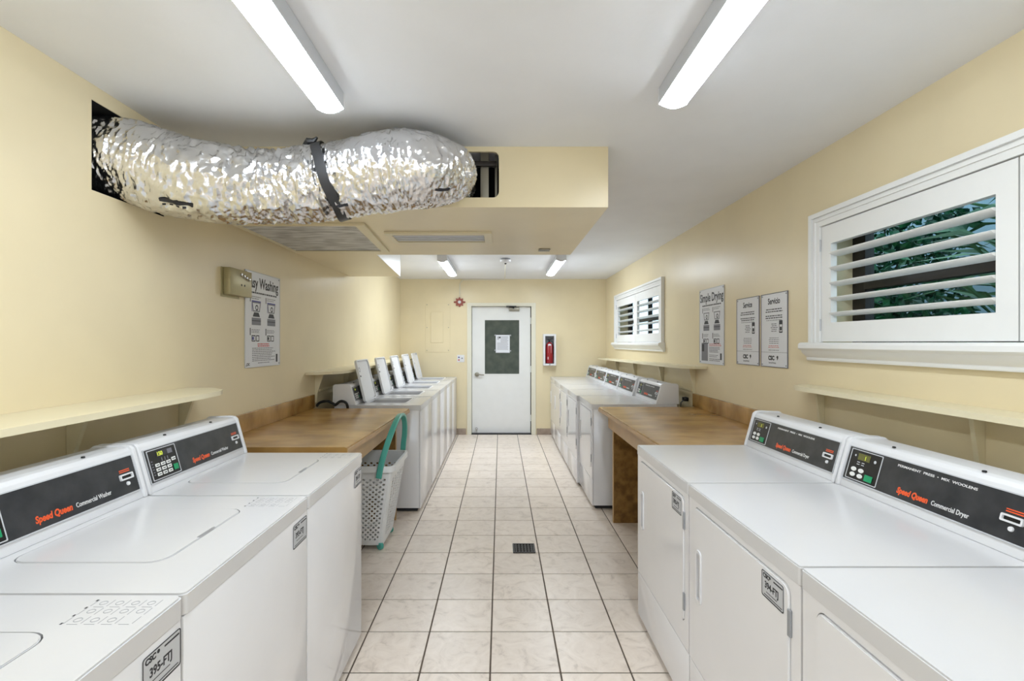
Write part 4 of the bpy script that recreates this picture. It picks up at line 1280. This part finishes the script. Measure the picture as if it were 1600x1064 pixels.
# black cables behind the far end of the left counter
tag(obj('power_cable', tube(catmull([(-1.56, 4.20, 0.915), (-1.53, 4.20, 0.945), (-1.47, 4.20, 0.958), (-1.415, 4.2, 0.935), (-1.40, 4.2, 0.925), (-1.36, 4.2, 0.955), (-1.32, 4.2, 0.95), (-1.30, 4.21, 0.912), (-1.295, 4.215, 0.80)], 5), 0.011, 8), 'cable'),
    'black cables humped over the far end of the left counter', 'cable')
pl = thing('power_plug', 'small black plug on the right wall behind the far end of the counter', 'plug', (XR, 4.42, 0.95), ROT_R)
obj('plug_body', box((-0.035, -0.018, 0.002), (0.03, 0.018, 0.04), 0.006), 'black', pl)
obj('cord', tube([(0.0, -0.01, 0.036), (0.0, -0.03, 0.06), (0.0, -0.12, 0.065), (0.0, -0.22, 0.04)], 0.005, 8), 'black', pl)

# floor drain
fd = thing('floor_drain', 'small square dark metal floor drain grate between the counters', 'drain', (0.165, 3.495, 0.0))
obj('grate_frame', plate(rrect(-0.078, -0.078, 0.078, 0.078, 0.004), [rrect(-0.066, -0.066, 0.066, 0.066)], 0.0005, 0.006), 'bronze', fd)
obj('grate_back', box((-0.066, -0.066, 0.0005), (0.066, 0.066, 0.0015)), 'void', fd)
for i in range(6):
    c = -0.055 + 0.022 * i
    obj('grate_bar', box((c - 0.004, -0.066, 0.0018), (c + 0.004, 0.066, 0.005)), 'bronze', fd)
b = MB()
for i in range(3):
    c = -0.033 + 0.033 * i
    add_box(b, (-0.066, c - 0.004, 0.0016), (0.066, c + 0.004, 0.0045))
obj('cross_bar', b, 'bronze', fd)

# ------------------------------------------------------------------ laundry basket
bk = thing('laundry_basket', 'tall white perforated plastic laundry basket with a teal handle and wheels beside the left counter', 'laundry basket', (-0.95, 3.635, 0))
HB0, HB1 = 0.035, 0.600
TX, BXx, TYy, BY = (-0.205, 0.215), (-0.17, 0.125), (-0.255, 0.245), (-0.165, 0.19)
def bpos(u, v, face, off=0.0):
    """u in 0..1 across the face, v 0..1 up"""
    x0 = BXx[0] + (TX[0] - BXx[0]) * v; x1 = BXx[1] + (TX[1] - BXx[1]) * v
    y0 = BY[0] + (TYy[0] - BY[0]) * v; y1 = BY[1] + (TYy[1] - BY[1]) * v
    z = HB0 + (HB1 - HB0) * v
    r = 0.035
    if face == 'near': return (x0 + r + (x1 - x0 - 2 * r) * u, y0 - off, z)
    if face == 'far': return (x1 - r - (x1 - x0 - 2 * r) * u, y1 + off, z)
    if face == 'right': return (x1 + off, y0 + r + (y1 - y0 - 2 * r) * u, z)
    return (x0 - off, y1 - r - (y1 - y0 - 2 * r) * u, z)
def perf_face(b, face, nu, nv, slot, v0=0.06, v1=0.86, off0=0.0, off1=-0.003):
    th = off1
    def quad(P):
        A = [b.verts.new(bpos(u, v, face, 0)) for u, v in P]; Bv = [b.verts.new(bpos(u, v, face, th)) for u, v in P]
        b.faces.new(A); b.faces.new(Bv[::-1])
    quad([(0, 0), (1, 0), (1, v0), (0, v0)]); quad([(0, v1), (1, v1), (1, 1), (0, 1)])
    for j in range(nv):
        for i in range(nu):
            ua, ub = i / nu, (i + 1) / nu
            va, vb = v0 + (v1 - v0) * j / nv, v0 + (v1 - v0) * (j + 1) / nv
            if not slot and (i + j) % 2:
                quad([(ua, va), (ub, va), (ub, vb), (ua, vb)]); continue
            uc, vc = (ua + ub) / 2, (va + vb) / 2
            ru, rv = (ub - ua) * (0.44 if not slot else 0.30), (vb - va) * (0.44 if not slot else 0.36)
            outer = []; inner = []
            sq = [(-1, -1), (0, -1), (1, -1), (1, 0), (1, 1), (0, 1), (-1, 1), (-1, 0)]
            for sx_, sy_ in sq:
                outer.append((uc + sx_ * (ub - ua) / 2, vc + sy_ * (vb - va) / 2))
                n_ = math.hypot(sx_, sy_)
                inner.append((uc + sx_ / n_ * ru, vc + sy_ / n_ * rv))
            for side_ in (0, th):
                O = [b.verts.new(bpos(u, v, face, side_)) for u, v in outer]; I = [b.verts.new(bpos(u, v, face, side_)) for u, v in inner]
                for k in range(8):
                    b.faces.new([O[k], O[(k + 1) % 8], I[(k + 1) % 8], I[k]])
                if side_ == 0: I0 = I
            for k in range(8):
                b.faces.new([I0[k], I0[(k + 1) % 8], I[(k + 1) % 8], I[k]])
b = MB()
perf_face(b, 'near', 14, 26, False)
perf_face(b, 'far', 14, 26, False)
perf_face(b, 'right', 5, 22, True, 0.10, 0.84)
perf_face(b, 'left', 5, 22, True, 0.10, 0.84)
# rounded corners
for face_a, face_b in (('near', 'right'), ('right', 'far'), ('far', 'left'), ('left', 'near')):
    for off in (0.0, -0.003):
        for j in range(8):
            col = []
            for v in (j / 8, (j + 1) / 8):
                p = Vector(bpos(1, v, face_a, off)); q = Vector(bpos(0, v, face_b, off))
                # corner point shared by both faces
                if face_a in ('near', 'far'): c = Vector((q.x, p.y, p.z))
                else: c = Vector((p.x, q.y, p.z))
                col.append([(1 - t) ** 2 * p + 2 * t * (1 - t) * c + t * t * q for t in [i / 5 for i in range(6)]])
            for i in range(5):
                b.faces.new([b.verts.new(x) for x in (col[0][i], col[0][i + 1], col[1][i + 1], col[1][i])])
add_plate(b, rrect(BXx[0], BY[0], BXx[1], BY[1], 0.035), [], HB0, HB0 + 0.004)
bmesh.ops.remove_doubles(b, verts=b.verts[:], dist=0.0004)
obj('body', b, 'basket', bk, flat=True)
b = MB()
add_plate(b, rrect(TX[0] - 0.014, TYy[0] - 0.014, TX[1] + 0.014, TYy[1] + 0.014, 0.055), [rrect(TX[0] + 0.004, TYy[0] + 0.004, TX[1] - 0.004, TYy[1] - 0.004, 0.04)], HB1 - 0.004, HB1 + 0.010)
add_plate(b, rrect(TX[0] - 0.014, TYy[0] - 0.014, TX[1] + 0.014, TYy[1] + 0.014, 0.055), [rrect(TX[0] - 0.010, TYy[0] - 0.010, TX[1] + 0.010, TYy[1] + 0.010, 0.05)], HB1 - 0.030, HB1 - 0.004)
obj('rim', b, 'basket', bk)
# flat-section teal handle
hp = catmull([(0.125, -0.282, 0.535), (0.140, -0.278, 0.62), (0.165, -0.262, 0.72), (0.196, -0.215, 0.83), (0.212, -0.12, 0.90), (0.214, 0.0, 0.922), (0.212, 0.12, 0.90), (0.205, 0.215, 0.83), (0.196, 0.262, 0.74), (0.185, 0.272, 0.66), (0.178, 0.275, 0.56)], 8)
b = MB(); rings = []
for i, p in enumerate(hp):
    d = (hp[min(i + 1, len(hp) - 1)] - hp[max(i - 1, 0)]).normalized()
    sd_ = Vector((1, 0, 0.15)); sd_ = (sd_ - d * sd_.dot(d)).normalized(); nn = d.cross(sd_)
    rings.append([b.verts.new(p + sd_ * a * 0.020 + nn * c * 0.010) for a, c in ((1, 0.4), (0.8, 1), (-0.8, 1), (-1, 0.4), (-1, -0.4), (-0.8, -1), (0.8, -1), (1, -0.4))])
for i in range(len(rings) - 1):
    for k in range(8):
        b.faces.new([rings[i][k], rings[i][(k + 1) % 8], rings[i + 1][(k + 1) % 8], rings[i + 1][k]])
b.faces.new(rings[0]); b.faces.new(rings[-1][::-1])
obj('handle', b, 'teal', bk)
me = None
for x, y in ((0.105, -0.155), (-0.15, -0.155), (0.105, 0.16), (-0.15, 0.16)):
    bb = lathe([(0, -0.014), (0.022, -0.014), (0.026, -0.010), (0.026, 0.010), (0.022, 0.014), (0, 0.014)], 18, lambda a, c, h: (h, a, 0.026 + c))
    if me is None:
        o = obj('wheel', bb, 'teal', bk); me = o.data
        me_o = o
    else:
        bb.free(); o = link('wheel', me, bk)
    o.rotation_euler = (0, 0, PI / 2 if False else 0.9)
    o.location = (x, y, 0)
